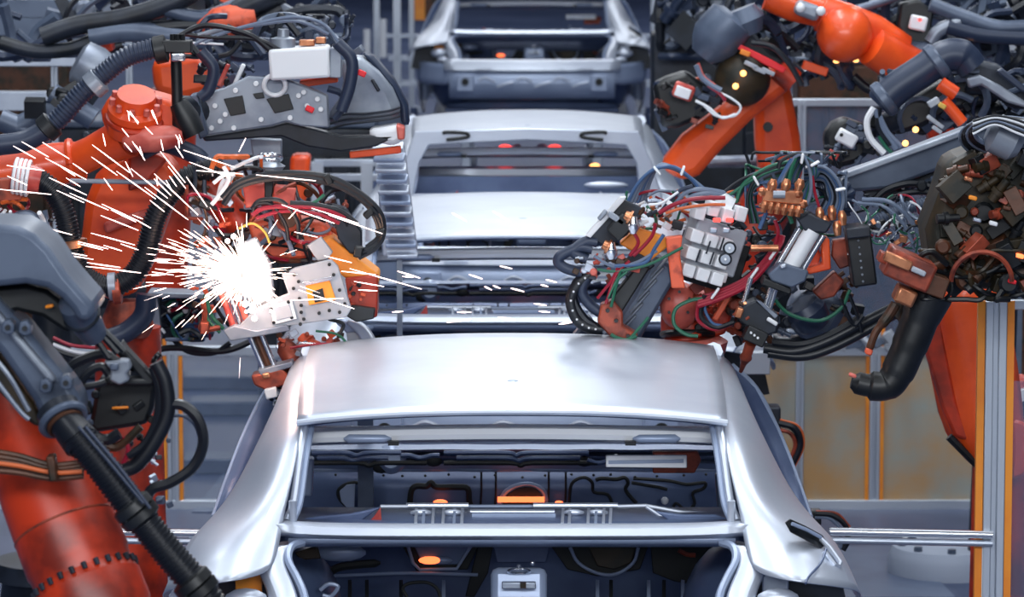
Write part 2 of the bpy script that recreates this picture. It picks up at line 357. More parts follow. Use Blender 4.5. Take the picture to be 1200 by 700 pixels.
    # boot interior: seat wall, the shade of its openings painted as thin dark plates
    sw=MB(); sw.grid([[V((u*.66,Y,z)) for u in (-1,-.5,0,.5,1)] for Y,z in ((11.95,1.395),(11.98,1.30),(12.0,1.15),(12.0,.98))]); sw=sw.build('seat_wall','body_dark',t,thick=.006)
    def sp(poly,Y,m,nm,th=.012):
        b=MB(); plate(b,poly,Y,th); return b.build(nm,m,sw,bev=.003)
    sp([(470,638),(562,638),(548,668),(488,670)],11.9,'seal_and_recess_dark','recess_dark_plate')
    sp([(484,638),(550,638),(541,662),(496,663)],11.87,'body_dark','recess_panel')
    b=MB(); b.rings(pts([(478,640),(484,660),(492,668),(535,667),(552,640)],11.86),.005,8); b.build('recess_lip','body_mid',sw)
    b=MB(); b.ball(P(504,657,11.86),.028,12,(1.2,.3,.42)); b.build('orange_plug','orange_glow',sw)
    b=MB(); b.ball(P(516,657,11.865),.03,12,(1.2,.3,.38)); b.build('plug_backing','body_mid',sw)  # lighter grey oval behind the orange plug
    sp([(560,640),(578,640),(572,672),(556,700),(545,700),(552,672)],11.9,'seal_and_recess_dark','recess_dark_plate')
    sp([(578,640),(645,640),(640,660),(582,660)],11.9,'body_dark','centre_panel')
    sp([(645,640),(760,640),(750,668),(700,676),(665,668)],11.91,'seal_and_recess_dark','recess_dark_plate')
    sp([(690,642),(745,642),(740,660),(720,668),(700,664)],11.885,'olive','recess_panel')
    b=MB(); b.rings(catmull(pts([(668,642),(678,660),(700,672),(722,673),(742,660),(748,642)],11.87),4),.005,8); b.build('recess_lip','body_mid',sw)
    sp([(762,640),(840,640),(838,690),(790,682),(765,672)],11.9,'seal_and_recess_dark','recess_dark_plate')
    b=MB(); b.rings(catmull(pts([(795,645),(805,650),(815,651)],11.87),4),.007,8); b.build('red_streak','redbrown',sw)
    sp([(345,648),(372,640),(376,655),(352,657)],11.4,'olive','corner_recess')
    b=MB(); b.rings(catmull(pts([(378,678),(395,666),(420,662),(446,660)],11.6),4),[.004]+[.012]*11+[.004],8); b.build('sealing_bead','seal_and_recess_dark',sw)
    b=MB(); b.rings(catmull(pts([(375,676),(420,674),(480,672),(560,674)],11.85),3),.005,8); b.build('floor_fold','body_mid',sw)
    for x in (410,430,470,520,700,716,760,778,800,815):
        b=MB(); b.bar(P(x,682,11.7),P(x,705,11.6),.01,.012); b.build('floor_rib','seal_and_recess_dark' if x%20 else 'body_mid',sw)
    b=MB(); b.tube(pts([(375,692),(385,685),(396,688),(388,699),(378,698)],11.3),.006,8); b.build('floor_loop','body_mid',sw)
    b=MB(); b.tube(pts([(477,700),(472,690),(480,684),(500,683),(512,690),(516,700)],11.6),.005,8); b.build('stamped_ring','seal_and_recess_dark',sw)
    b=MB(); b.ball(P(398,648,11.5),.05,14,(1.5,.4,.5)); b.build('crumpled_foil','body_mid',sw)
    # boot floor and latch housing
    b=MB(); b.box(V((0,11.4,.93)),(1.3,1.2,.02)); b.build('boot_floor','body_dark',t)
    b=MB(); pb(b,608,690,11.2,66,44,.14,0,0,-18); lh=b.build('latch_housing','body_mid',t,bev=.02)
    b=MB(); pb(b,608,686,11.11,40,8,.02); b.build('latch_window','steel_soft',lh,bev=.003)
    b=MB(); pb(b,613,686,11.095,7,6,.02); b.build('latch_tab','brown',lh)
    b=MB(); b.tor(P(608,670,11.12),(0,.4,1),.03,.004); b.build('latch_ring','steel',lh)
    b=MB(); b.cyl(P(608,668,11.12),P(608,662,11.12),.006); b.ball(P(624,660,11.12),.007); b.build('latch_pin','steel',lh)
    # rear panel below the boot opening (seen on far bodies)
    zb=P(600,752,10.64).z
    b=MB(); b.grid([[V((u*.66,10.7+dy-.05*(1-u*u),zb+dz)) for u in [j/8-1 for j in range(17)]] for dy,dz in ((.08,-.005),(.0,.03),(-.03,.02),(-.045,-.02),(-.05,-.045),(-.02,-.06))]); b.build('boot_sill','body',t,thick=.005)
    b=MB(); b.grid([[V((u*.62,10.66-.04*(1-u*u)+dy,zb+dz)) for u in [j/8-1 for j in range(17)]] for dy,dz in ((0,-.06),(.0,-.16),(.02,-.26))]); rp=b.build('rear_panel','body_mid',t,thick=.006)
    for k in range(6):
        b=MB(); x0=-.4+.14*k; b.rings(catmull([V((x0,10.60,zb-.12-.05*(k%2))),V((x0+.05,10.595,zb-.10-.05*(k%2))),V((x0+.12,10.60,zb-.13))],4),.008,8); b.build('panel_swage','body',rp)
    for sg in (1,-1):
        b=MB(); b.box(V((.5*sg,10.62,zb-.14)),(.13,.06,.13)); mp=b.build('bumper_mount','body_mid',rp,bev=.01)
        b=MB(); b.cyl(V((.5*sg,10.6,zb-.13)),V((.5*sg,10.58,zb-.13)),.028); b.build('mount_hole','seal_and_recess_dark',mp)
        b=MB(); b.grid([[V((sg*x,Y,zb+dz)) for x,Y in ((.60,10.66),(.70,10.72),(.80,10.85),(.87,11.05))] for dz in (.0,-.07,-.16)]); b.build('rear_corner','body_mid',t,sub=1,thick=.005)
        b=MB(); b.ball(V((.70*sg,10.82,zb+.07)),.05,12,(1.2,.5,.7)); b.ball(V((.66*sg,10.80,zb+.02)),.035,10,(1.6,.5,.6)); b.build('lamp_socket','body',t)
        for j in range(2):
            b=MB(); b.bar(V((.16*sg-.04+.11*sg*j*2,10.61,zb-.035)),V((.16*sg+.08+.11*sg*j*2,10.61,zb-.035)),.014,.01); b.build('sill_highlight_strip','body',rp)
    # underfloor
    b=MB(); b.box(V((0,12.6,.84)),(1.5,3.4,.05)); 
    for x in(-.45,.45): b.box(V((x,12.5,.78)),(.12,3.6,.09))
    b.build('underfloor','body_dark',t,bev=.01)
    # engine bay / front end simple form
    b=MB(); b.grid([[V((u*.80,Y,z+.04*(1-u*u))) for u in [j/4-1 for j in range(9)]] for Y,z in ((13.65,1.20),(14.0,1.16),(14.3,1.06),(14.38,.92))]); b.build('front_panel','body_mid',t,sub=1,thick=.005)
    return t
car=make_car()
def put(o,dx,dy,dz,s,label):
    o.location=V((dx,12.4+dy,.62+dz)); o.scale=(s[0],s[1],s[2]); o['label']=label
c2=copy_tree(car); put(c2,.04,4.32,0,(1,1,1),'second bare car body, partly hidden behind the roof of the nearest one')
c3=copy_tree(car); put(c3,.075,8.5,.0,(.93,.93,1),'third bare car body with its thick-framed rear window below the far body')
c4=copy_tree(car); put(c4,.15,20.6,.03,(1,1,1),'farthest bare car body at the top of the picture, whole tail panel showing')
# pale wide rear window frame with visor slots on the third body
g=MB()
def ringpoly(o,i,Y,th,mb):
    n=len(o); vo=[P(x,y,Y) for x,y in o]; vi=[P(x,y,Y) for x,y in i]; k=V((0,th,0))
    vs=vo+vi+[p+k for p in vo]+[p+k for p in vi]; fs=[]
    for a in range(n):
        b=(a+1)%n; fs+= [(a,b,n+b,n+a),(2*n+a,3*n+a,3*n+b,2*n+b),(a,2*n+a,2*n+b,b),(n+a,n+b,3*n+b,3*n+a)]
    return mb.add(vs,fs)
o_=[(486,154),(617,150),(748,154),(764,190),(778,236),(617,236),(462,236),(474,190)]
i_=[(503,170),(617,164),(733,170),(745,190),(752,228),(617,226),(484,228),(492,190)]
ringpoly(o_,i_,19.35,.03,g)
c3['_o']=(0.075,19.35,.62)
def child_at(mb,name,m,par,**k):   # parts for a moved copy
    w=par.location; sc=par.scale; mb.v=[V(((v.x-w.x)/sc[0],(v.y-w.y)/sc[1],(v.z-w.z)/sc[2])) for v in mb.v]
    par['_o']=(0,0,0); return mb.build(name,m,par,**k)
child_at(g,'rear_window_frame','body',c3,bev=.006)
for x,sg in ((533,1),(697,-1)):
    b=MB(); b.tube(pts([(x-14*sg,157),(x-10*sg,155),(x+12*sg,156),(x+16*sg,160),(x+8*sg,162),(x-10*sg,164)],19.32),.008,8); child_at(b,'visor_slot','seal_and_recess_dark',c3)
for x,y,r,m in ((592,175,.03,'red_led'),(650,175,.03,'red_led'),(697,195,.02,'amber_led'),(575,176,.012,'red_led'),(606,172,.018,'c_white'),(635,172,.02,'c_white')):
    b=MB(); b.ball(P(x,y,20.6),r,12,(1.3,.6,.8)); child_at(b,'indicator_light' if 'led' in m else 'glint_plug',m,c3)
b=MB(); b.grid([[P(x,y,Y) for x in (490,560,617,680,748)] for y,Y in ((196,20.3),(199,20.2),(205,20.2),(207,20.3))]); child_at(b,'shelf_front_rail','body',c3,thick=.01)
b=MB(); plate(b,[(484,207),(750,207),(752,236),(482,236)],20.0,.02); child_at(b,'shelf_panel','body_dark',c3)
b=MB(); b.ball(P(710,217,19.95),.03,14,(3.6,.4,.6)); child_at(b,'shelf_boss','body',c3)
# skids carrying the bodies
sk=thing('conveyor_skid',(0,12.4,0),'steel transport skid under the nearest car body','conveyor skid','transport skids under the car bodies')
for x in(-.5,.5):
    b=MB(); b.box((x,12.4,.30),(.12,4.0,.12)); b.build('runner','steel_soft',sk,bev=.01)
    for y in(11.2,13.6):
        b=MB(); b.box((x,y,.50),(.08,.1,.42)); b.build('support_post','steel_soft',sk,bev=.008)
        b=MB(); b.cyl((x-.1,y,.12),(x+.1,y,.12),.12); b.build('roller','steel',sk)
for i,(dx,dy,lb) in enumerate(((.04,4.32,'steel transport skid under the second car body'),(.075,8.5,'steel transport skid under the third car body'),(.15,20.6,'steel transport skid under the farthest car body'))):
    s=copy_tree(sk); s.location=V((dx,12.4+dy,0)); s['label']=lb
# ================================================================ setting
mat('floor',(.075,.10,.185),.40,.0,(.045,.065,.13),.7)
mat('floor_line',(.13,.17,.26),.4,0,(.10,.13,.21),3)
b=MB(); b.box((0,35,-.05),(30,90,.1)); struct(b.build('floor','floor',smooth=False))
b=MB(); b.box((0,79,5),(30,.3,10)); struct(b.build('wall_back','floor_line',smooth=False))
# diagonal floor plates by the left and right fence
for pl,lb in (([(225,600),(330,470),(330,600)],'pale floor plate beside the left fence'),([(985,700),(985,640),(1060,640),(1120,700)],'pale floor plate right of the nearest car')):
    b=MB(); q=[]
    for x,y in pl:
        d=P(x,y,10)-V((0,0,H)); t_=-(H-.006)/d.z; q.append(V((0,0,H))+d*t_)
    b.ext(q,(0,0,-.006)); o=b.build('floor_plate','floor_line',smooth=False); tag(o,lb,'floor plate')
# machine guard fence at the side of the line
def zat(py,Y): return P(600,py,Y).z
FY=19.8
def post(px,Y,y0,w,par,orange=(1,1),to_floor=True,name='post'):
    a=P(px,y0,Y); zt=a.z; zb=0.0 if to_floor else to_floor
    b=MB(); ww=M(w,Y); 
    for s in(-1,1): b.box((a.x+s*ww*.3,Y,(zt+zb)/2),(ww*.36,ww*.9,zt-zb))
    b.box((a.x,Y+.01,(zt+zb)/2),(ww*.3,ww*.7,zt-zb)); po=b.build(name,'alu',par,bev=.003)
    for s,k in zip((-1,1),orange):
        if k:
            b=MB(); b.box((a.x+s*ww*(.5+.16),Y-.005,(zt+zb)/2),(ww*.32,ww*.5,zt-zb)); b.build('orange_strip','amber',po)
    return po
def rail(x0,x1,py,Y,r,par,m='alu',name='rail'):
    b=MB(); p0,p1=P(x0,py,Y),P(x1,py,Y); b.bar(p0,p1,r,r); return b.build(name,m,par,bev=.003)
fr=thing('guard_fence',(P(1020,600,FY).x,FY,0),'aluminium guard fence with see-through panes, brownish reflections painted in, right of the nearest car','fence')
post(1026,FY,375,13,fr); post(1163,FY,300,10,fr,(0,0)); post(865,FY,300,12,fr,(0,0)); post(1300,FY,118,13,fr)
rail(865,1300,120,FY,.035,fr,'alu','top_rail'); post(940,FY,118,10,fr,(0,0))
rail(865,1163,411,FY,.045,fr); rail(865,1300,592,FY,.055,fr); rail(865,1300,607,FY,.05,fr,'cast_dark')
def pane(x0,x1,y0,y1,Y,par,m):
    b=MB(); a=P(x0,y0,Y);c=P(x1,y1,Y); b.box(((a.x+c.x)/2,Y,(a.z+c.z)/2),(abs(c.x-a.x),.008,abs(a.z-c.z))); return b.build('pane',m,par,smooth=False)
pane(870,1019,415,590,FY,fr,'pane_brown_reflections'); pane(1033,1158,415,590,FY,fr,'pane_brown_reflections'); pane(940,1160,124,405,FY,fr,'pane_clear')
fl=thing('guard_fence',(P(200,600,FY).x,FY,0),'aluminium guard fence with orange edge strips behind the left robots','fence')
post(202,FY,396,14,fl); post(52,FY,345,16,fl); post(-60,FY,118,14,fl); rail(-60,330,411,FY,.045,fl); rail(-60,330,592,FY,.05,fl); rail(-60,330,607,FY,.04,fl,'cast_dark')
post(330,FY,396,10,fl,(0,0)); pane(212,326,415,590,FY,fl,'pane_clear')
# front rails and the sturdy corner post
rr=thing('corner_post',(P(1167,600,13).x,13,0),'sturdy aluminium corner post with orange strips at right, in front of the orange arm','post')
po=post(1167,13,352,26,rr); rail(1180,1330,357,13,.03,rr,'alu','top_rail'); post(1330,13,350,24,rr,(0,0))
b=MB(); b.box((P(1152,640,13).x,12.985,(1.0+.3)/2),(.012,.03,.9)); b.build('edge_strip','c_white',rr)
b=MB(); p0,p1=P(972,623,12.95),P(1163,627,12.95); b.cyl(p0,p1,.013); b.build('rail','steel',rr)
b=MB(); b.cyl(p0-V((0,0,.028)),p1-V((0,0,.028)),.011); b.build('rail','steel_soft',rr)
b=MB(); a=P(1198,520,12.99); b.box((a.x+.25,13,.85),(.66,.008,1.55)); b.build('pane','pane_clear',rr,smooth=False)
lr=thing('hand_rail',(P(150,625,12.95).x,12.95,0),'low horizontal steel rail ending at the left flank of the nearest car','rail')
b=MB(); p0,p1=P(100,623,12.95),P(240,625,12.95); b.cyl(p0,p1,.013); b.build('rail','steel',lr)
b=MB(); b.cyl(p0-V((0,0,.028)),p1-V((0,0,.028)),.011); b.build('rail','steel_soft',lr)
b=MB(); b.box((p0.x,12.95,.58),(.05,.05,1.16)); b.box((p1.x-.03,12.97,.57),(.04,.04,1.14)); b.build('rail_post','alu',lr)
# round robot plinth, white, right
d=P(1110,672,18.6); 
pl=thing('robot_plinth',(P(1110,672,18.4).x,18.4,0),'round pale robot plinth on the floor behind the corner post rail','plinth')
b=MB(); c=V((P(1115,680,18.0).x,18.2,0)); b.prof(c,c+V((0,0,.12)),[(0,.26),(.6,.26),(.8,.25),(1,.24)],40); b.build('base_disc','base_grey',pl)
for k in range(8):
    a=k*math.pi/4; b=MB(); q=c+V((math.cos(a)*.2,math.sin(a)*.2,.11)); b.cyl(q,q+V((0,0,.03)),.02,.018,8); b.build('bolt','cast_grey',pl)
# small cart on the floor beside it
b=MB(); 
t=thing('floor_cable_run',(P(1060,640,17.5).x,18.5,0),'short cable run with white and red clips on the floor, right','cable run')
def fpt(x,y,z=.03):
    d=P(x,y,10)-V((0,0,H)); return V((0,0,H))+d*(-(H-z)/d.z)
b=MB(); b.rings([fpt(1060,638),fpt(1075,660),fpt(1100,658),fpt(1150,660)],.02,8); b.build('duct','cast_grey',t)
for x,y,m in ((1062,638,'c_white'),(1068,650,'c_white'),(1058,648,'red_flag')):
    b=MB(); b.box(fpt(x,y,.05),(.03,.03,.06)); b.build('clip',m,t)
# bluish roller bed pieces on floor left
for i,(x0,x1,y,lb) in enumerate(((215,330,448,'grey equipment row low behind the left fence, upper one'),(222,326,478,'dark kerb strip behind the left fence'),(215,330,545,'dark kerb strip close to the left fence foot'))):
    b=MB(); p=fpt((x0+x1)/2,y); q=fpt(x1,y); b.box((p.x,p.y,.04),(abs(q.x-p.x)*2,.25,.08)); o=b.build('kerb_strip' if i else 'equipment_row','cast_grey',bev=.01); tag(o,lb,'floor strip')
# far steel frames either side of the last body
ff=thing('steel_frame',(P(462,60,36).x,36,0),'blurred steel frame left of the farthest car body','frame')
for x,w in ((441,7),(465,9),(482,6)): post(x,36,-60,w,ff,(0,0))
for y,x0,x1,r in ((42,450,500,.03),(68,455,500,.05),(98,462,496,.05),(128,420,496,.05)): rail(x0,x1,y,36,r,ff,'steel_soft')
b=MB(); pb(b,492,8,35.9,12,30,.1); b.build('orange_panel','amber',ff); b=MB(); pb(b,508,8,35.95,20,30,.1); b.build('dark_panel','brown',ff)
for x,y,h in ((430,52,34),(449,45,44)): 
    b=MB(); a=P(x,y,35); b.cyl(a-V((0,0,M(h/2,35))),a+V((0,0,M(h/2,35))),M(4,35)); b.build('white_cylinder','c_white',ff)
fg=thing('steel_frame',(P(780,60,36).x,36,0),'blurred steel frame right of the farthest car body','frame')
for x,w in ((766,6),(783,7),(800,9),(824,6)): post(x,36,-60,w,fg,(0,0))
for y,x0,x1,r in ((42,748,800,.03),(66,745,800,.05),(98,750,792,.06),(130,745,820,.05),(190,830,900,.05)): rail(x0,x1,y,36 if y<140 else 21,r,fg,'steel_soft')
b=MB(); a=P(796,55,35); b.cyl(a-V((0,0,M(22,35))),a+V((0,0,M(22,35))),M(5,35)); b.build('white_cylinder','c_white',fg)
# low rails beside the third body at left
t=thing('low_barrier',(P(420,192,21).x,21,0),'pale low barrier rails left of the third car body','barrier')
for y in (191,208): rail(368,486,y,21,.035,t,'steel_soft')
for x in (372,430): 
    a=P(x,190,21); b=MB(); b.box((a.x,21,a.z/2),(.06,.06,a.z)); b.build('rail_post','alu',t)
# floor machinery blocks giving the dark ground either side of the line
def block(x0,x1,y0,y1,Y,m,name,lb,cat,d=.5):
    a=P(x0,y0,Y);c=P(x1,y1,Y); t=thing(name,((a.x+c.x)/2,Y+d/2,0),lb,cat)
    b=MB(); b.box(((a.x+c.x)/2,Y+d/2,a.z/2),(abs(c.x-a.x),d,a.z)); b.build('housing',m,t,bev=.02)
    n=max(2,int(abs(x1-x0)/28))
    for k in range(n):
        xx=x0+(x1-x0)*(k+.5)/n; b=MB(); b.box((P(xx,y0,Y).x,Y-.01,a.z*.6),(abs(c.x-a.x)/n*.8,.03,a.z*.6)); b.build('door_panel',m,t,bev=.008)
        b=MB(); b.box((P(xx,y0,Y).x+.03,Y-.035,a.z*.6),(.02,.03,.12)); b.build('handle','cast_light',t)
    b=MB(); b.box(((a.x+c.x)/2,Y+d/2,a.z+.02),(abs(c.x-a.x)*1.02,d*1.05,.04)); b.build('lid','cast_grey',t,bev=.01)
    return t
block(-60,82,72,140,26,'brown','control_cabinet','dark red-brown cabinet under a grey lid at far left','cabinet')
block(830,935,125,200,25,'cast_dark','control_cabinet','dark cabinet seen between the crossed orange arms','cabinet')
block(935,1130,75,200,24,'brown','control_cabinet','dark brown cabinet behind the upper right robot','cabinet')
block(1060,1300,95,240,21,'brown','control_cabinet','dark brown cabinet behind the thick grey tube arm at right','cabinet')
block(300,440,150,300,23,'cast_dark','control_cabinet','dark cabinet behind the grey perforated gripper','cabinet')
block(440,475,130,300,27,'cast_grey','control_cabinet','slim grey cabinet left of the third car body','cabinet')
block(60,200,150,300,24,'cast_dark','control_cabinet','dark cabinet behind the left orange robot','cabinet')
# ================================================================ left side
def cables(par,l,Y,m='hose_black',r=.006,name='cable',seg=7,n=7):
    for c in l:
        mm,rr,path=m,r,c
        if isinstance(c,tuple) and isinstance(c[0],str): mm,rr,path=c
        b=MB(); b.rings(catmull(pts(path,Y),n),rr,12 if rr>.014 else seg); b.build(name,mm,par)
def piece(par,name,m,poly,Y,th,bev=.006):
    b=MB(); plate(b,poly,Y,th); return b.build(name,m,par,bev=bev)
def boxp(par,name,m,px,py,Y,w,h,d,rot=0,yaw=0,pit=0,bev=.004):
    b=MB(); pb(b,px,py,Y,w,h,d,rot,yaw,pit); return b.build(name,m,par,bev=bev)
def cylp(par,name,m,a,c,r0,r1=None,seg=20,bev=0):
    b=MB(); b.cyl(P(*a),P(*c),r0,r1,seg); return b.build(name,m,par,bev=bev)
def profp(par,name,m,a,c,pr,seg=28):
    b=MB(); b.prof(P(*a),P(*c),pr,seg); return b.build(name,m,par)
def clutter(par,x0,y0,x1,y1,Y,dep,n,mats,seed,smin=5,smax=14,names=('fitting','connector','bracket')):
    r=random.Random(seed)
    for i in range(n):
        x=r.uniform(x0,x1); y=r.uniform(y0,y1); YY=Y+r.uniform(0,dep); m=r.choice(mats); s=r.uniform(smin,smax); k=r.random(); nm=r.choice(names)
        b=MB(); rot=r.choice([-40,-25,0,20,35,60])+r.uniform(-8,8)
        if k<.45: pb(b,x,y,YY,s,s*r.uniform(.4,1),M(s,YY)*.7,rot,r.uniform(-25,25),r.uniform(-15,15)); b.build(nm,m,par,bev=.002)
        elif k<.8:
            a=R(rot); p=P(x,y,YY); d=V((math.cos(a),r.uniform(-.5,.5),math.sin(a)))*M(s,YY)*.5; q=M(s,YY)*.22
            b.prof(p-d,p+d,[(0,q),(.3,q),(.32,q*1.35),(.5,q*1.35),(.52,q*.8),(1,q*.8)],12); b.build('hose_fitting',m,par)
        else:
            p=P(x,y,YY); q=M(s,YY)*.4; b.prof(p,p-V((0,q,0)),[(0,q),(.7,q),(1,q*.7)],12); b.build('bolt_head',m,par)
def wires(par,x0,y0,x1,y1,Y,dep,n,mats,seed,r0=.003,r1=.006,L=40,name='cable'):
    r=random.Random(seed)
    for i in range(n):
        x=r.uniform(x0,x1);y=r.uniform(y0,y1); a=r.uniform(0,6.28); p=[];YY=Y+r.uniform(0,dep)
        da=r.uniform(-.9,.9)
        for k in range(5):
            p.append((min(max(x,x0-6),x1+6),min(max(y,y0-6),y1+6),YY+r.uniform(-.03,.03))); x+=math.cos(a)*L/4; y+=math.sin(a)*L/4; a+=da
        b=MB(); b.rings(catmull([P(*q) for q in p],5),r.uniform(r0,r1),6); b.build(name,r.choice(mats),par)
def robot_base(par,x,y,h,m='orange',q=1):
    b=MB(); b.prof(V((x,y,0)),V((x,y,h)),[(0,.32*q),(.12,.32*q),(.13,.24*q),(.7,.22*q),(.72,.27*q),(1,.25*q)],32); b.build('base',m,par)

# ---- front left robot: grey cover, grey arm, red-orange lower arm
Y=9.3
fr_=thing('industrial_robot',(P(40,700,Y).x,Y+.1,0),'front left robot with grey curved cover, black hose and red-orange lower arm','robot')
piece(fr_,'upper_cover','cast_grey',[(-60,262),(0,264),(22,266),(40,275),(58,292),(78,322),(98,345),(112,360),(108,376),(92,378),(84,364),(72,350),(55,338),(30,333),(0,336),(-60,345)],9.15,.26,.03)
piece(fr_,'cover_dark_fill','black',[(-60,345),(0,336),(30,334),(55,340),(74,355),(88,372),(80,392),(50,372),(20,365),(-60,380)],9.25,.2,.01)  # solid black plate, paints the shaded inside under the cover
boxp(fr_,'amber_tab','amber',58,359,9.22,10,4,.02,-10)
profp(fr_,'hose_boot','cast_grey',(84,350,9.2),(110,392,9.3),[(0,.02),(.1,.036),(.35,.040),(.55,.036),(.8,.034),(1,.030)])
b=MB(); b.tor(P(96,370,9.25),P(110,392,9.3)-P(84,350,9.2),.038,.006); b.build('boot_ring','cast_dark',fr_)
cables(fr_,[[(100,378),(118,392),(138,414)],[(106,376),(124,390),(146,412)],[(95,384),(112,398),(128,420)]],9.3,'hose_black',.008)
# grey arm
piece(fr_,'arm_casting','cast_grey',[(-40,300),(0,355),(30,385),(62,425),(88,458),(98,478),(92,498),(70,508),(52,500),(38,470),(0,415),(-40,370)],9.2,.16,.02)
piece(fr_,'arm_ridge','cast_light',[(-40,330),(0,368),(60,438),(66,446),(60,450),(54,446),(0,380),(-40,342)],9.17,.04,.006)
piece(fr_,'arm_lower_web','olive',[(-40,380),(0,418),(38,472),(52,500),(40,500),(20,482),(-40,420)],9.24,.12,.008)
for x,y in ((8,383),(28,384),(52,452),(76,448)):
    e=piece(fr_,'mounting_ear','cast_grey',[(x-7,y+6),(x-5,y-6),(x+3,y-8),(x+8,y-2),(x+8,y+8),(x,y+10)],9.14,.05,.004); 
    b=MB(); c=P(x+1,y+1,9.13); b.cyl(c,c+V((0,-.006,0)),.006); b.build('ear_hole','black',fr_)
cables(fr_,[[(-20,425),(20,478),(34,492)],[(-20,405),(10,440),(34,482)]],9.15,'cast_light',.006,'pipe')
b=MB(); ax=V((.45,-.6,-.65)); c=P(74,492,9.15); b.tor(c,ax,.050,.009,28,8); b.build('wrist_ring','cast_grey',fr_)
b=MB(); b.prof(c-ax*.03,c+ax*.05,[(0,.05),(.4,.048),(.5,.036),(1,.03)],28); b.build('wrist_flange','cast_dark',fr_)
b=MB(); b.tor(c+ax*.012,ax,.038,.006); b.build('flange_seal','brown',fr_)
# hose down to the right
profp(fr_,'hose_socket','hose_black',(72,490,9.15),(98,522,9.1),[(0,.034),(.5,.040),(.9,.042),(1,.036)])
b=MB(); b.corr(pts([(88,508),(120,548),(158,598),(195,645),(235,692),(262,730)],9.1),.037,.011,.1,16); b.build('protective_hose','hose_black',fr_)
for x,y in ((160,600),(230,688)):
    b=MB(); d=V((.62,0,-.78)); c=P(x,y,9.1); b.prof(c-d*.028,c+d*.028,[(0,.038),(.1,.046),(.45,.047),(.5,.041),(.55,.047),(.9,.046),(1,.038)],24); b.build('hose_clamp','black',fr_)
    boxp(fr_,'clamp_lug','black',x-11,y+8,9.08,12,10,.03,35)
cables(fr_,[[(92,500),(128,542),(168,590)],[(100,500),(140,548),(176,596)]],9.04,'hose_blue',.004)
# orange lower arm
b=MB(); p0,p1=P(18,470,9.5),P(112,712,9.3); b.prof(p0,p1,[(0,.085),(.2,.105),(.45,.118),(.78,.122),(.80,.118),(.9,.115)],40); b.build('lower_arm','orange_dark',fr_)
b=MB(); ax=(p1-p0).normalized(); c=p0.lerp(p1,.86); b.prof(c,c+ax*.11,[(0,.118),(.15,.122),(.2,.126),(.8,.126),(1,.12)],40); fl_=b.build('arm_flange','orange_dark',fr_)
u,w_=frame(ax)
for k in range(26):
    a=k*2*math.pi/26; q=c-ax*.004+(u*math.cos(a)+w_*math.sin(a))*.1225; b=MB(); b.cyl(q,q+ax*.016,.0065,.006,8); b.build('flange_bolt','cast_dark',fl_)
b=MB(); b.tor(p0.lerp(p1,.62),ax,.119,.0035,32,6); b.build('weld_seam','redbrown',fr_)
b=MB(); b.box((P(95,700,9.3).x,9.3,.72),(.30,.34,1.44)); b.build('arm_support','orange_dark',fr_,bev=.04)
robot_base(fr_,P(95,700,9.3).x,9.35,.6)
piece(fr_,'arm_shade_plate','orange_dark',[(-40,400),(0,420),(34,485),(62,525),(40,545),(-40,560)],9.42,.14,.02)  # dark orange plate, paints the shadow on the upper end of the arm
cables(fr_,[[(-30,526+k*6),(20,534+k*5),(60,545+k*4),(98,542+k*4)] for k in range(5)],9.16,'brown',.007,'cable',8)
cables(fr_,[[(-30,540),(20,546),(62,554),(96,553)]],9.14,'c_orange',.005)
boxp(fr_,'cable_clamp','brown',62,548,9.14,10,30,.05,-8)
# terminal box and looping cables
piece(fr_,'terminal_box','black',[(112,455),(118,440),(168,446),(184,438),(180,478),(172,498),(112,508),(104,500)],9.5,.14,.012)
piece(fr_,'box_visor','black',[(141,400),(150,412),(182,446),(178,452),(124,452),(130,444),(166,444),(148,424)],9.42,.06,.006)
piece(fr_,'cable_saddle','cast_light',[(121,424),(150,422),(154,432),(148,438),(152,446),(140,452),(128,446),(130,434)],9.38,.05,.005)
boxp(fr_,'saddle_bolt','cast_grey',134,430,9.36,10,8,.02)
boxp(fr_,'amber_label','amber',141,478,9.47,20,3,.01,-3)
cables(fr_,[('hose_black',.017,[(183,425),(194,450),(196,485),(180,520),(160,545),(142,552)]),('hose_black',.013,[(196,474),(215,476),(232,492),(238,520),(226,548),(200,566),(178,574),(170,592)]),
 ('hose_black',.010,[(178,430),(186,455),(184,490),(170,520),(150,535)]),('hose_blue',.004,[(196,488),(215,488),(228,498),(236,520)]),
 ('hose_black',.012,[(75,440),(90,425),(120,415),(138,425)]),('hose_black',.010,[(84,470),(100,440),(118,430),(128,440)]),('hose_black',.008,[(88,455),(110,452),(124,448)]),
 ('hose_black',.014,[(100,500),(112,512),(126,516),(140,508)]),('brown',.010,[(120,520),(135,525),(150,515),(165,500)]),('c_red',.006,[(140,552),(150,530),(146,512)])],9.4)
clutter(fr_,100,415,188,520,9.46,.12,26,['black','cast_dark','cast_grey','black'],11,8,16)
boxp(fr_,'connector_plate','cast_grey',188,452,9.55,14,30,.05,8)
clutter(fr_,178,500,200,600,9.7,.1,12,['cast_grey','steel_soft','cast_dark'],12,6,12)

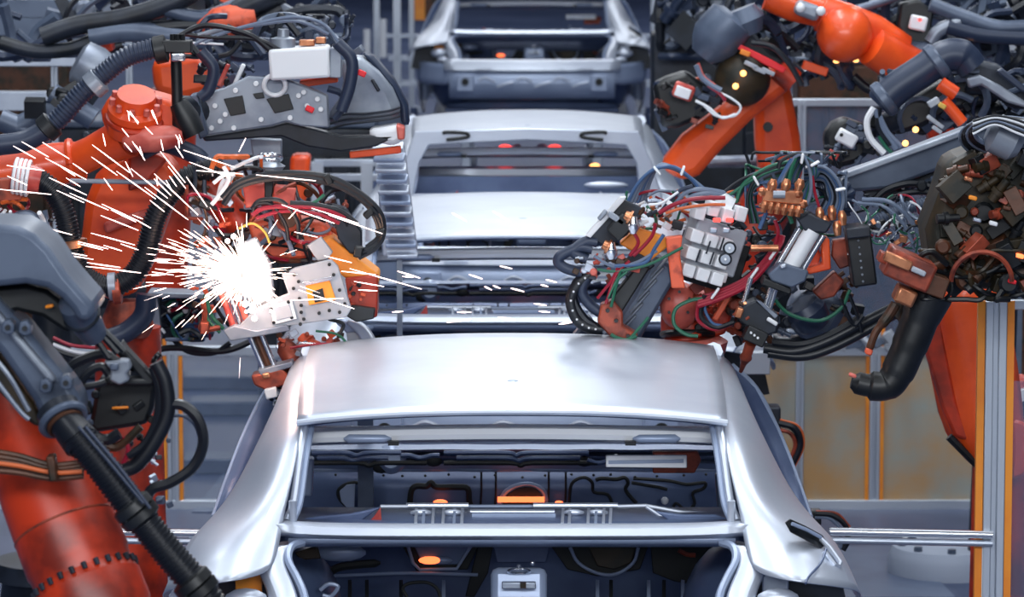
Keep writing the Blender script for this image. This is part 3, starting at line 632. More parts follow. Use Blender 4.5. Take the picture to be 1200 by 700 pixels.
# ---- electrical junction box on the fence line
jb=thing('junction_box',(P(215,380,15).x,15.1,0),'grey open junction box full of coloured cables below the spark shower','junction box')
piece(jb,'back_plate','cast_dark',[(175,345),(252,348),(250,396),(178,398)],15.1,.08,.008)
boxp(jb,'door','cast_grey',245,368,14.98,16,44,.06,4); boxp(jb,'side_plate','cast_light',183,372,14.98,10,50,.06,-5)
boxp(jb,'lid','cast_light',214,344,15,78,6,.14,2)
boxp(jb,'door_label','red_flag',247,386,14.94,7,4,.01)
wires(jb,186,352,240,392,14.95,.08,26,['c_grey','c_green','c_blue','hose_black','c_red','hose_black','c_yellow'],21,.004,.010,50)
clutter(jb,186,352,240,392,14.95,.06,12,['cast_dark','brass','cast_grey','c_white'],22,5,10)
b=MB(); a=P(180,398,15.1); b.box((a.x,15.15,a.z/2),(.03,.04,a.z)); b.build('stand','cast_grey',jb)
cables(jb,[('hose_black',.012,[(60,410),(100,420),(150,418),(200,408),(260,412),(300,398)]),('c_white',.008,[(62,404),(85,412),(110,416),(140,416)]),('c_red',.007,[(62,396),(84,405),(112,408)]),('hose_black',.01,[(200,395),(220,412),(250,414),(270,402)])],15.05)

# ---- left orange robot with the corrugated hoses
Y=13.6
ro=thing('industrial_robot',(P(120,345,Y).x,Y+.2,0),'bright orange robot at left with ribbed elbow cap and corrugated hoses','robot')
profp(ro,'upper_arm','orange',(-60,212,13.6),(98,188,13.6),[(0,.07),(.55,.075),(.8,.072),(.94,.066),(1,.062)])
b=MB(); b.tor(P(84,190,13.6),P(98,188,13.6)-P(-60,212,13.6),.066,.014); b.build('arm_flange','orange',ro)
profp(ro,'forearm','orange',(80,192,13.6),(150,160,13.5),[(0,.058),(.4,.055),(.7,.062),(1,.07)])
piece(ro,'elbow_housing','orange',[(118,130),(128,112),(160,107),(200,118),(220,134),(222,148),(212,156),(180,158),(168,166),(140,160),(120,148)],13.45,.22,.03)
b=MB(); ax=V((.12,-.45,.88)); c=P(158,132,13.45); b.prof(c-ax*.07,c+ax*.07,[(0,.085),(.3,.090),(.32,.083),(.45,.083),(.47,.090),(.62,.088),(.72,.070),(1,.062)],32); b.build('elbow_cap','orange',ro)
b=MB(); b.tor(c-ax*.02,ax,.088,.010); b.build('cap_ring','orange_dark',ro)
for k in range(10):
    a=k*math.pi/5; u,w_=frame(ax); q=c+ax*.035+(u*math.cos(a)+w_*math.sin(a))*.076; b=MB(); b.cyl(q,q+ax*.02,.011,.009,8); b.build('cap_bolt','pink_red',ro)
b=MB(); c=P(180,163,13.4); ax=V((.97,-.1,.12)); b.prof(c-ax*.10,c+ax*.10,[(0,.02),(.1,.036),(.5,.044),(.85,.036),(1,.022)],24); b.build('wrist_housing','pink_red',ro)
b=MB(); c=P(213,142,13.5); b.ball(c,.055,20,(1,.9,1.1)); b.build('wrist_end','orange',ro)
piece(ro,'column','orange',[(100,235),(112,205),(150,168),(200,188),(212,215),(195,260),(178,310),(160,345),(128,352),(108,345),(92,300)],13.75,.2,.03)
piece(ro,'column_rib','pink_red',[(120,262),(190,240),(196,248),(124,274)],13.7,.05,.01)
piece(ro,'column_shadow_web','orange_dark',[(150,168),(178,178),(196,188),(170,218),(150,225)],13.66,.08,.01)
b=MB(); b.prof(P(148,352,13.8),P(150,395,13.8),[(0,.06),(.4,.08),(.7,.09),(1,.07)],24); b.build('lower_joint','redbrown',ro)
b=MB(); a=P(150,390,13.9); b.cyl(V((a.x,13.9,.5)),V((a.x,13.9,a.z+.02)),.13,.11,24); b.build('lower_column','orange_dark',ro)
robot_base(ro,a.x,13.9,.6)
boxp(ro,'guide_rail','cast_light',142,213,13.45,120,5,.03,1)
# upper hose
b=MB(); b.corr(pts([(56,150),(72,136),(95,110),(122,86),(150,66),(184,56)],13.35),.034,.013,.11,16); b.build('corrugated_hose','hose_blue',ro)
b=MB(); b.rings(catmull(pts([(-60,176),(0,170),(30,165),(58,150)],13.35),8),.034,16); b.build('hose_sleeve','hose_blue',ro)
for x,y,m in ((57,149,'black'),(112,98,'cast_light'),(188,58,'black')):
    b=MB(); d=V((.75,0,.66)) if x<150 else V((.97,0,.2)); c=P(x,y,13.35); b.prof(c-d*.022,c+d*.022,[(0,.036),(.1,.045),(.9,.045),(1,.036)],20); b.build('hose_clamp',m,ro)
# lower hose
b=MB(); b.corr(pts([(44,209),(62,224),(76,252),(84,290),(98,322),(128,336),(156,322),(172,292),(182,255),(198,228),(225,205),(262,196)],13.1),.036,.0115,.13,16); b.build('corrugated_hose','hose_black',ro)
profp(ro,'hose_nozzle','pink_red',(14,205,13.1),(48,212,13.1),[(0,.045),(.2,.055),(.45,.055),(.5,.046),(.8,.044),(1,.040)])
for k in range(4):
    b=MB(); b.tor(P(18+k*5,206+k,13.1),V((1,0,-.15)),.054,.006); b.build('nozzle_ring','c_white',ro)
for x,y,m,d in ((86,286,'brass',(.15,0,-1)),(132,336,'cast_light',(1,0,.1)),(137,340,'redbrown',(1,0,.1))):
    b=MB(); c=P(x,y,13.1); d=V(d).normalized(); b.prof(c-d*.014,c+d*.014,[(0,.038),(.1,.045),(.9,.045),(1,.038)],20); b.build('hose_clamp',m,ro)
boxp(ro,'nozzle_block','redbrown',8,222,13.15,36,26,.08,-5); wires(ro,0,240,55,272,13.05,.1,16,['c_grey','c_white','hose_black','c_red','c_orange'],31,.005,.009,40)
b=MB(); b.tor(P(30,266,13.1),(0,1,.2),.045,.012); b.build('cable_ring','cast_grey',ro)
cables(ro,[('hose_blue',.034,[(172,345),(168,370),(150,388),(128,398)]),('hose_blue',.030,[(165,178),(190,168),(225,180),(238,190)])],13.6)
# tool post and clamp above wrist
cylp(ro,'tool_post','black',(206,55,13.4),(209,165,13.4),.018); profp(ro,'post_boot','black',(209,120,13.4),(228,158,13.4),[(0,.03),(.5,.042),(1,.036)])
boxp(ro,'tool_clamp','black',208,54,13.35,34,14,.08); boxp(ro,'clamp_knob','steel',209,67,13.3,16,9,.05,0,bev=.006)
for x in (202,208,214): cylp(ro,'clamp_bolt','black',(x,40,13.35),(x,52,13.35),.008,seg=8)

# ---- perforated grey gripper plate carried by that robot
gp=thing('panel_gripper',(P(300,180,13.9).x,13.9,0),'grey perforated gripper plate with curved pale shroud, upper left','gripper')
piece(gp,'perforated_plate','cast_light',[(222,112),(262,104),(290,90),(332,92),(360,102),(384,112),(386,150),(352,148),(335,143),(318,148),(236,160),(228,140)],13.7,.05,.006)
for l in ([(262,116),(284,112),(288,133),(270,136)],[(312,116),(338,110),(344,128),(322,133)],[(296,110),(308,108),(310,115),(300,116)]): piece(gp,'plate_opening','black',l,13.69,.012,.002)
b=MB(); b.tor(P(322,100,13.68),(0,1,.3),.035,.008); b.build('lifting_eye','c_white',gp)
bolts(gp,[(246,112),(252,124),(258,142),(276,106),(300,98),(350,112),(372,116),(376,128),(356,108),(248,150),(274,150),(306,140),(340,138),(360,124),(264,134)],13.69,.009,'c_white')
piece(gp,'plate_skirt','cast_dark',[(236,160),(318,148),(336,143),(372,152),(400,160),(470,158),(440,172),(400,178),(360,172),(330,160),(240,166)],13.75,.06,.006)
piece(gp,'collar','cast_grey',[(222,112),(232,110),(244,158),(234,164),(226,140)],13.65,.1,.006)
piece(gp,'curved_shroud','cast_light',[(398,66),(424,68),(444,84),(460,104),(468,122),(470,140),(440,142),(384,150),(386,132),(396,118),(402,96)],13.8,.16,.03)
piece(gp,'shroud_foot','c_white',[(430,152),(470,146),(474,164),(462,172),(436,166)],13.75,.12,.02)
piece(gp,'foot_tip','pink_red',[(464,146),(474,150),(474,164),(466,164)],13.74,.1,.006)
piece(gp,'shroud_edge','hose_blue',[(424,62),(438,66),(462,94),(478,124),(480,148),(470,146),(468,124),(458,104),(442,84)],13.85,.1,.02)
for k in range(3):
    cables(gp,[('cast_dark',.004,[(384,140+k*6),(405,134+k*6),(430,133+k*5),(455,130+k*5),(469,126+k*5)])],13.78,name='shroud_seam')
cables(gp,[('hose_blue',.012,[(384,104),(400,110),(402,125),(392,140)])],13.7)
for x,y in ((363,128),(424,86)):
    boxp(gp,'red_tag','red_flag',x,y,13.67,10,7,.01,25)
boxp(gp,'vent_slots','cast_dark',440,100,13.78,4,16,.01,-30)
boxp(gp,'control_box','c_white',352,73,13.7,70,36,.14,-3,bev=.01); boxp(gp,'box_flange','cast_light',394,73,13.7,14,34,.1,2)
boxp(gp,'box_connector','brass',360,50,13.7,18,7,.04); boxp(gp,'box_connector','brass',376,47,13.7,12,7,.04)
profp(gp,'air_filter','cast_light',(332,56,13.7),(332,34,13.7),[(0,.04),(.5,.04),(.6,.02),(1,.018)])
boxp(gp,'orange_skid','orange',374,95,13.78,44,8,.05,-8); boxp(gp,'orange_skid','orange',440,178,13.8,60,8,.05,-6)
piece(gp,'hanging_plate','cast_light',[(293,162),(330,164),(330,186),(296,184)],13.9,.05,.005)
for x in (262,280): boxp(gp,'red_white_strip','pink_red' if x<270 else 'c_white',x,88,13.85,5,28,.02,25)
cables(gp,[('c_grey',.006,[(228,52),(250,42),(300,28),(345,20),(378,28),(396,50),(402,70)]),('c_grey',.006,[(240,50),(270,36),(310,28),(350,25),(385,40)]),('hose_black',.008,[(215,40),(250,44),(300,46),(330,60)]),('c_white',.004,[(220,50),(245,51),(262,52)]),
  ('hose_black',.010,[(205,45),(240,30),(290,40),(318,60)]),('cast_light',.007,[(230,42),(250,36),(262,34),(240,40)]),('hose_blue',.02,[(235,60),(250,80),(245,105),(235,115)]),('hose_blue',.02,[(395,50),(412,70),(410,100),(400,130)])],13.65)
clutter(gp,225,75,320,105,13.9,.2,20,['cast_dark','cast_grey','black','hose_blue'],41,10,20)
clutter(gp,310,20,420,60,14.1,.3,30,['cast_grey','cast_light','cast_dark','hose_blue'],42,8,18)
wires(gp,215,25,400,60,14,.3,14,['hose_blue','cast_grey','hose_black'],43,.008,.014,80)
cylp(gp,'support_arm','cast_dark',(236,130,13.75),(205,130,13.6),.05)

# ---- blurred machinery at the top left
bl=thing('industrial_robot',(P(200,110,17).x,17.2,0),'blurred orange robot arm high behind the tool clamp, top left','robot')
piece(bl,'arm','orange',[(176,70),(230,62),(262,74),(268,100),(240,112),(215,118),(180,110)],17,.25,.04)
piece(bl,'shoulder','orange',[(340,182),(364,182),(358,240),(338,240)],17.2,.15,.02)
cylp(bl,'column','orange_dark',(205,105,17.2),(190,345,17.2),.10); a=P(60,345,17.2); cylp(bl,'boom','cast_dark',(190,335,17.2),(60,345,17.2),.08); b=MB(); b.cyl(V((a.x,17.2,0)),a,.08); b.build('mast','cast_dark',bl); robot_base(bl,a.x,17.2,.25,'cast_dark')
profp(bl,'wrist','orange_worn',(232,30,16.8),(300,18,16.8),[(0,.03),(.3,.06),(.7,.07),(1,.05)])
cables(bl,[('cast_grey',.045,[(105,42),(150,36),(200,42),(250,48)]),('cast_dark',.04,[(50,44),(90,30),(150,20),(210,0),(240,-20)]),('hose_black',.03,[(160,36),(220,30),(290,30),(330,10)]),('cast_dark',.05,[(255,40),(280,12),(330,-10)]),
 ('hose_blue',.03,[(245,50),(262,70),(250,100)]),('cast_dark',.03,[(0,50),(40,60),(80,58),(110,48)]),('cast_grey',.03,[(190,10),(240,20),(300,-5)])],16.8)
boxp(bl,'orange_link','orange_dark',112,54,17,40,16,.15,-10); boxp(bl,'orange_link','orange_worn',285,2,17,50,18,.15,25)
profp(bl,'grey_motor','cast_light',(90,70,16.6),(130,92,16.6),[(0,.06),(.1,.09),(.5,.095),(.9,.08),(1,.04)])
clutter(bl,60,0,400,60,17.2,.6,50,['cast_grey','cast_dark','hose_blue','cast_light','cast_dark'],51,14,34)
wires(bl,0,0,400,60,17,.5,26,['cast_grey','hose_black','hose_blue','cast_dark'],52,.012,.026,120)
b2=thing('roller_conveyor',(P(30,60,20).x,20,0),'blurred grey conveyor framework in the top left corner','frame')
for y,m in ((10,'cast_grey'),(30,'cast_grey'),(66,'steel_soft'),(118,'steel_soft')): rail(-80,90,y,20,.09,b2,m)
for x in (-20,62,150): post(x,20,-40,8,b2,(0,0))
clutter(b2,0,-5,150,60,20.2,.5,30,['cast_grey','cast_light','cast_dark'],53,20,45)
for a_ in ((20,150,80,120),(0,140,60,165),(60,110,110,140)):
    cylp(b2,'roller','cast_grey',(a_[0],a_[1],16.5),(a_[2],a_[3],16.5),.045)
clutter(b2,40,95,110,160,16.3,.3,14,['cast_dark','black','hose_blue'],54,12,24)
# ================================================================ left welding gun, mid air over the car roof
Y=13.0
wg=thing('welding_gun',(P(330,470,Y).x,Y,P(330,470,Y).z),'welding gun with silver perforated plate and orange box amid the sparks, left','welding gun')
piece(wg,'orange_box','amber',[(372,283),(388,279),(444,322),(444,332),(404,326),(392,316)],12.95,.16,.008)
piece(wg,'orange_box_end','orange_dark',[(404,326),(443,322),(442,372),(418,378),(408,350)],12.93,.16,.006)
clutter(wg,408,330,438,368,12.92,.01,10,['black','orange_worn'],61,4,7,('stain_cap',))
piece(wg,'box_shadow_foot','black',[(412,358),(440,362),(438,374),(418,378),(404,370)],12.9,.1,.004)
fp=piece(wg,'mounting_plate','alu_plate',[(330,322),(346,314),(388,304),(396,312),(412,362),(406,372),(300,388),(272,390),(300,362),(318,352),(338,344)],12.8,.02,.003)
piece(wg,'plate_window','amber',[(358,334),(386,328),(394,352),(362,358)],12.79,.006,.002)
piece(wg,'window_insert','black',[(366,342),(378,338),(381,352),(369,355)],12.785,.006,.001)
piece(wg,'window_rim','steel',[(354,331),(388,324),(390,328),(358,335)],12.785,.008,.001)
piece(wg,'marking_plate','white_and_lit_header',[(316,359),(342,352),(348,374),(320,381)],12.785,.008,.002)
piece(wg,'marking_recess','cable_board',[(321,361),(339,357),(343,371),(324,376)],12.78,.006,.001)
bolts(wg,[(337,318),(345,322),(386,310),(391,322),(398,340),(404,356),(398,366),(350,330),(344,338),(351,350),(353,358),(353,366),(356,374),(352,380),(374,367),(386,364),(318,362),(342,372),(321,378),(338,354)],12.79,.006,'black')
piece(wg,'upper_bracket','alu_plate',[(360,288),(376,278),(390,296),(384,304),(372,306)],12.85,.03,.003)
piece(wg,'pale_cover','alu_plate',[(276,288),(300,278),(318,310),(322,350),(300,362),(284,330)],12.84,.03,.006)
piece(wg,'base_bar','cast_light',[(262,388),(274,382),(300,388),(336,381),(340,388),(270,400)],12.78,.05,.003)
for x in (0,9,18): cylp(wg,'guide_rod','pink_red' if x!=9 else 'steel',(256+x,335,12.85),(276+x,390,12.85),.010)
# lower rods, electrode holder
for x,m in ((292,'steel'),(299,'brown'),(306,'steel')): cylp(wg,'lower_rod',m,(x,392,12.85),(x+20,440,12.85),.009)
piece(wg,'holder_block','cast_light',[(302,434),(342,424),(344,430),(306,441)],12.8,.08,.003)
piece(wg,'holder_body','redbrown',[(294,441),(306,438),(330,432),(338,440),(334,452),(312,458),(298,452)],12.8,.1,.006)
boxp(wg,'sensor_block','plate_white',318,460,12.8,14,12,.05,-12); clutter(wg,312,455,330,474,12.8,.04,10,['steel_soft','cast_dark','black'],62,4,8)
boxp(wg,'brass_tab','brass',312,440,12.77,9,6,.03,-12)
profp(wg,'actuator','redbrown',(332,400,12.95),(352,444,12.9),[(0,.02),(.2,.032),(.5,.028),(.55,.038),(.8,.03),(1,.015)])
profp(wg,'actuator','orange_worn',(352,396,12.98),(378,418,12.95),[(0,.02),(.3,.032),(.35,.024),(.6,.03),(1,.015)])
clutter(wg,325,390,410,418,12.9,.1,34,['redbrown','orange_worn','pink_red','redbrown','steel_soft','brown'],63,6,14)
cables(wg,[('c_red',.005,[(340,408),(365,404),(395,404),(418,410)]),('steel',.004,[(350,402),(380,404),(410,406),(415,400)]),('c_green',.004,[(370,388),(395,392),(408,404)]),('hose_black',.006,[(385,374),(402,380),(398,392)])],12.85)
# mechanism above: red-brown body with dark hoses
piece(wg,'red_frame','orange_worn',[(290,262),(330,252),(380,262),(400,290),(380,300),(340,305),(300,300)],13.05,.12,.01)
boxp(wg,'pink_block','pink_red',300,228,13.0,26,26,.08,-8); boxp(wg,'pink_block','pink_red',334,228,13.0,26,20,.08,5)
piece(wg,'black_strap','black',[(310,200),(322,200),(318,238),(310,238)],12.95,.04,.003)
profp(wg,'cap_cylinder','cast_light',(316,190,13.1),(316,205,13.1),[(0,.03),(.3,.05),(.6,.04),(1,.055)]); b=MB(); b.tor(P(316,185,13.08),(0,.4,1),.035,.008); b.build('cap_ring','steel',wg)
b=MB(); b.cyl(P(340,257,12.95),P(333,260,13.1),.034); b.build('round_port','brown',wg); b=MB(); b.tor(P(338,257,12.94),(0,1,0),.034,.007); b.build('port_ring','redbrown',wg)
clutter(wg,225,215,410,300,13.0,.2,80,['redbrown','orange_worn','brown','cast_dark','brown','black','black','redbrown','steel_soft'],64,7,18)
wires(wg,225,215,400,300,12.95,.15,40,['hose_black','hose_black','brown','redbrown','hose_black','c_red','c_grey','brown'],65,.004,.008,70)
wires(wg,235,190,300,240,12.95,.15,16,['hose_black','cast_dark','c_white','c_orange'],66,.005,.010,60)
cables(wg,[('hose_black',.010,[(262,240),(275,222),(300,212),(340,208),(380,212),(415,228),(440,250),(448,270),(444,285),(425,295)]),
 ('hose_black',.010,[(260,232),(278,215),(305,206),(345,203),(385,208),(418,224),(444,248),(449,272),(440,290),(420,302)]),
 ('hose_black',.008,[(265,228),(300,210),(345,210),(388,216),(420,232),(438,252),(444,276),(430,290)]),
 ('hose_black',.007,[(295,245),(305,235),(330,236),(348,258),(350,280)]),('hose_black',.006,[(296,250),(300,240),(318,240),(334,262),(338,282)]),
 ('c_red',.008,[(295,252),(310,244),(340,242),(380,245),(405,256)]),('c_red',.006,[(300,256),(330,248),(370,250),(398,262)]),
 ('hose_black',.008,[(340,238),(370,240),(400,248),(418,262)]),('c_green',.005,[(362,240),(372,235),(380,228)]),('c_yellow',.004,[(280,268),(296,262),(310,272),(316,285)]),
 ('c_white',.007,[(262,195),(268,210),(260,225),(248,240)]),('c_white',.006,[(250,215),(262,206),(275,204)])],12.88)
for x,y,r in ((385,210,-30),(432,250,50),(446,272,80)): boxp(wg,'cable_tie','black',x,y,12.87,8,12,.05,r)
piece(wg,'dark_bracket','cast_dark',[(388,240),(404,244),(424,272),(424,296),(410,298),(396,280)],12.95,.06,.005)
boxp(wg,'hose_plug','black',420,295,12.86,10,12,.06,10)
cables(wg,[('c_green',.007,[(240,345),(248,370),(262,386)]),('c_green',.006,[(236,350),(244,375),(258,390)]),('hose_black',.006,[(246,340),(256,365),(270,384)]),('redbrown',.010,[(238,350),(240,372),(236,386),(258,384)])],12.95)
boxp(wg,'elbow_fitting','redbrown',240,384,12.93,10,14,.05)
clutter(wg,225,300,275,385,13.1,.1,16,['brown','cast_dark','orange_worn'],67,6,12)
cylp(wg,'gun_arm','orange_dark',(235,205,13.2),(290,270,13.15),.06)
# another slim linkage below the plate is part of the same gun
# ---------------- sparks
C0=P(288,322,12.72)
def streak(mb,p,d,L,r):
    d=d.normalized(); mb.rings([p,p+d*L*.35,p+d*L],[r*.5,r,r*.25],4)
sr=random.Random(3); b=MB(); bp_=MB()
for i in range(360):
    a=R(sr.gauss(168,34)) if sr.random()<.72 else R(sr.uniform(0,360))
    rr=abs(sr.gauss(0,1)); far=15+rr*62
    if math.cos(a)>0: far*=.55
    d=V((math.cos(a),sr.uniform(-.25,.25),math.sin(a)*.8+.05)); q=C0+d*M(far,12.7)*sr.uniform(.28,1)
    streak(b if i%3 else bp_,q,d+V((0,0,-.12)),M(sr.uniform(8,26),12.7),sr.uniform(.0006,.0014))
for i in range(60):
    a=R(sr.uniform(90,300)); d=V((math.cos(a),sr.uniform(-.3,.3),math.sin(a))); streak(b,C0+d*M(6,12.7),d,M(sr.uniform(12,40),12.7),sr.uniform(.0009,.0018))
o=b.build('spark_spray','spark',smooth=False); tag(o,'dense burst of white-hot welding sparks left of the silver plate','sparks',kind='stuff')
o=bp_.build('spark_spray','spark_pale',smooth=False); tag(o,'fainter pinkish sparks mixed into the welding burst','sparks',kind='stuff')
# white-hot heart of the weld: many overlapping glowing beads
b=MB()
for i in range(46):
    t_=sr.random(); x=268+44*t_+sr.gauss(0,10); y=290+78*t_+sr.gauss(0,10); b.ball(P(x,y,12.70+sr.uniform(-.05,.05)),sr.uniform(.004,.011),6)
o=b.build('molten_weld_spatter','spark_core'); tag(o,'glowing white heart of the weld beside the silver plate','weld glow',kind='stuff')
# long separate streaks
long_=[]
for i in range(46):
    x=sr.uniform(5,235); y=sr.uniform(165,335); k=(y-322)/(x-288); L=sr.uniform(16,52); 
    if x<60 and y>290: continue
    long_.append((x,y,x+L,y+L*k*.8+3,12.6))
for i in range(22):
    x=sr.uniform(120,215); y=sr.uniform(125,215); L=sr.uniform(8,20); a=R(sr.uniform(45,85)); long_.append((x,y,x+math.cos(a)*L,y+math.sin(a)*L,12.6))
long_+=[(8,194,52,200,12.6),(0,222,60,228,12.6),(265,128,286,176,12.6) if 0 else (280,178,288,162,12.6),(215,176,275,196,12.6),(222,190,270,208,12.6),(230,200,285,204,12.6),(300,205,370,212,12.6),(330,240,392,262,12.6),(365,244,420,262,12.6),(385,252,448,274,12.6),(345,272,372,278,12.6),(410,315,494,339,12.6),(400,318,440,322,12.6),(380,300,412,308,12.6),(350,340,415,362,12.6),(340,352,402,350,12.6),(420,340,442,341,12.6),(415,330,450,336,12.6)]
sl=thing
first=None
for k,(x0,y0,x1,y1,YY) in enumerate(long_):
    b=MB(); p=P(x0,y0,YY);q=P(x1,y1,YY+.05); b.rings([p,p.lerp(q,.5),q],[.0008,.0018,.001],5); o=b.build('flying_spark','spark_pale',smooth=False)
    tag(o,'single long spark streak flying around the left welding gun','spark','long sparks around the left welding gun')
for x0,y0,x1,y1 in [(578,248,598,260),(530,250,546,259),(466,318,492,326),(472,324,484,325),(550,322,565,327),(599,338,614,342),(578,335,586,338),(634,334,642,336),(536,366,552,366),(584,372,604,375),(460,366,472,365),(632,365,644,366),(580,395,598,394),(556,400,570,401),(622,398,644,401),(660,378,668,377),(676,369,684,370),(655,380,670,378),(626,356,640,358),(640,328,652,331),(568,336,576,340),(700,401,712,403),(716,398,728,400),(586,312,600,315),(524,378,552,374)]:
    b=MB(); p=P(x0,y0,13.2);q=P(x1,y1,13.25); b.rings([p,p.lerp(q,.4),q],[.0014,.0028,.0014],5); o=b.build('flying_spark','spark_pale',smooth=False)
    tag(o,'short bright spark crossing in front of the second car body','spark','stray sparks in front of the second car body')
l=bpy.data.lights.new('weld_flash','POINT'); l.energy=3.5; l.color=(1,.62,.42); l.shadow_soft_size=.05; lo=bpy.data.objects.new('weld_flash',l); COL.objects.link(lo); lo.location=P(282,318,12.55)

# pieces between gun and second car: pale curved trim and pale edges of a blurred gripper column
t=thing('gripper_column',(P(455,300,15).x,15,0),'blurred moving gripper column of pale edges left of the third car body','gripper column')
for k in range(11):
    y=172+k*12.5; b=MB(); x=455+k*1.6; b.box(P(x,y,15.0+k*.01),(M(36,15),.10,M(4.5,15)),8,0,sr.uniform(-4,4)); b.build('panel_edge','body' if k%2==0 else 'body_mid',t,bev=.004)
piece(t,'carrier','body',[(440,170),(474,170),(490,300),(448,300)],15.1,.05,.006)
a=P(468,300,15.1); b=MB(); b.box((a.x,15.12,a.z/2),(.02,.03,a.z)); b.build('stand','cast_light',t)
t=thing('curved_trim',(P(438,415,13.4).x,13.4,0),'white curved panel edge standing behind the left front roof corner of the nearest car','trim panel')
for (dx,m,yy) in ((0,'body',13.4),(-12,'body_mid',13.43)):
    b=MB(); b.grid([[P(x+dx,y,yy) for x,y in ((412,374),(428,380),(440,396),(446,418))],[P(x+dx-9,y+3,yy+.02) for x,y in ((412,374),(426,382),(434,398),(438,420))]]); b.build('panel','body' if dx==0 else m,t,sub=2,thick=.012)
boxp(t,'inner_block','cable_board',418,400,13.45,20,24,.05,-10)
a=P(428,420,13.45); b=MB(); b.box((a.x,13.45,a.z/2),(.05,.05,a.z)); b.build('stand','cast_grey',t)
# ================================================================ right welding gun
Y=13.0
rg=thing('welding_gun',(P(860,420,Y).x,Y,P(860,440,Y).z),'large welding gun wrapped in cables, tip by the right roof corner of the nearest car','welding gun')
piece(rg,'black_plate','cast_dark',[(690,277),(730,234),(757,246),(735,276),(712,291)],12.85,.04,.004)
piece(rg,'plate_rim','plate_white',[(686,276),(727,231),(734,231),(731,236),(692,279)],12.84,.03,.002)
boxp(rg,'limit_switch','cast_light',706,252,12.84,5,14,.03,40); boxp(rg,'black_actuator','black',727,266,12.82,26,20,.06,-45); boxp(rg,'silver_tag','cast_light',722,256,12.8,22,7,.02,35)
for x,y in ((737,252),(712,286)): profp(rg,'hose_fitting','brass',(x-5,y,12.8),(x+6,y+6,12.8),[(0,.014),(.4,.018),(.42,.024),(.6,.024),(.62,.012),(1,.010)],12); 
for x,y in ((742,262),(716,292)): profp(rg,'silver_fitting','steel',(x,y-8,12.8),(x,y+12,12.8),[(0,.012),(.4,.016),(.42,.020),(.7,.020),(1,.010)],12)
cables(rg,[('hose_blue',.017,[(694,292),(680,290),(660,298),(654,306),(662,314),(682,320)]),('hose_blue',.017,[(700,284),(688,283),(676,290),(672,296),(688,304)]),
 ('hose_black',.018,[(694,320),(678,332),(669,352),(676,374),(690,384),(706,386)]),('hose_blue',.017,[(700,316),(688,326),(682,342),(692,358),(712,372)]),('hose_black',.013,[(698,318),(676,330),(672,350),(684,372),(700,384)])],12.86,name='hose')
for k in range(9): 
    q=catmull(pts([(694,320),(678,332),(669,352),(676,374),(690,384),(706,386)],12.84),2)[k+1]; b=MB(); b.ball(q-V((0,.012,0)),.004,6); b.build('hose_stud','c_white',rg)
piece(rg,'orange_bracket','amber',[(726,286),(746,267),(760,272),(780,278),(782,290),(762,306),(748,298),(736,292)],12.88,.06,.005)
piece(rg,'grey_web','cast_dark',[(742,294),(758,302),(768,312),(740,330),(726,318)],12.87,.05,.005)
piece(rg,'brown_bracket','redbrown',[(704,358),(718,352),(730,366),(730,382),(748,392),(742,402),(716,396),(700,378)],12.82,.07,.006)
bolts(rg,[(712,364),(722,376),(736,394)],12.81,.007,'black')
piece(rg,'clamp_arm','cast_grey',[(768,298),(786,312),(790,330),(742,412),(690,414),(716,384),(740,350)],12.95,.12,.012)
for k in range(7): boxp(rg,'arm_groove','cast_light',774-k*8,312+k*14,12.94,3,34,.02,42)
piece(rg,'clamp_slide','black',[(716,350),(748,310),(762,314),(728,368)],12.86,.06,.006)
piece(rg,'lower_dark_arm','hose_blue',[(664,404),(690,370),(700,384),(712,396),(690,420),(652,420)],13.0,.08,.01)
clutter(rg,672,300,745,330,12.82,.05,26,['redbrown','pink_red','cast_dark','steel_soft','brown'],71,6,12)
clutter(rg,745,235,800,265,12.84,.06,26,['brass','pink_red','brown','cast_dark','steel_soft','plate_white'],72,6,13)
cables(rg,[('c_red',.006,[(745,255),(742,270),(748,285),(738,300)]),('c_red',.006,[(768,262),(765,275),(755,288),(742,300)]),('c_red',.007,[(772,250),(790,240),(815,233),(850,232)]),('c_green',.005,[(700,316),(722,318),(760,310),(800,290)]),
 ('c_grey',.005,[(696,300),(718,312),(745,308),(770,294)]),('c_blue',.006,[(720,312),(755,308),(768,290),(778,275)]),('c_green',.005,[(728,314),(722,335),(716,360)]),('c_red',.005,[(724,314),(716,330),(700,350)]),('c_green',.005,[(712,350),(722,330),(735,318)]),
 ('c_red',.005,[(710,356),(722,322),(738,306)]),('c_green',.005,[(718,394),(735,398),(748,386),(760,372)]),('c_green',.006,[(716,392),(730,400),(746,394)]),
 ('c_orange',.005,[(780,250),(800,244),(830,240),(850,240)]),('c_white',.004,[(760,240),(775,238),(795,225)])],12.8)
# arch of grey cables over to the right
for k in range(6):
    cables(rg,[('c_grey' if k%3 else 'c_blue',.006,[(735+k*4,238),(748+k*3,215-k),(766+k*2,199-k*1.3),(790+k*3,196+k*2),(812+k*4,212+k*3),(822+k*5,228+k*2)])],12.95+k*.012)
cables(rg,[('c_grey',.007,[(790,240),(805,225),(825,222),(850,226)]),('c_grey',.008,[(795,246),(812,230),(835,226),(860,232)]),('hose_blue',.007,[(775,248),(795,225),(812,218)]),('hose_black',.005,[(840,232),(870,210),(900,200),(925,190)]),('c_green',.005,[(850,232),(880,212),(905,200),(930,195)]),('c_green',.006,[(862,238),(872,215),(900,196),(932,188)])],12.9)
# red square bracket
piece(rg,'red_post','orange_worn',[(780,279),(800,277),(797,300),(803,338),(787,338),(784,310)],12.8,.05,.004)
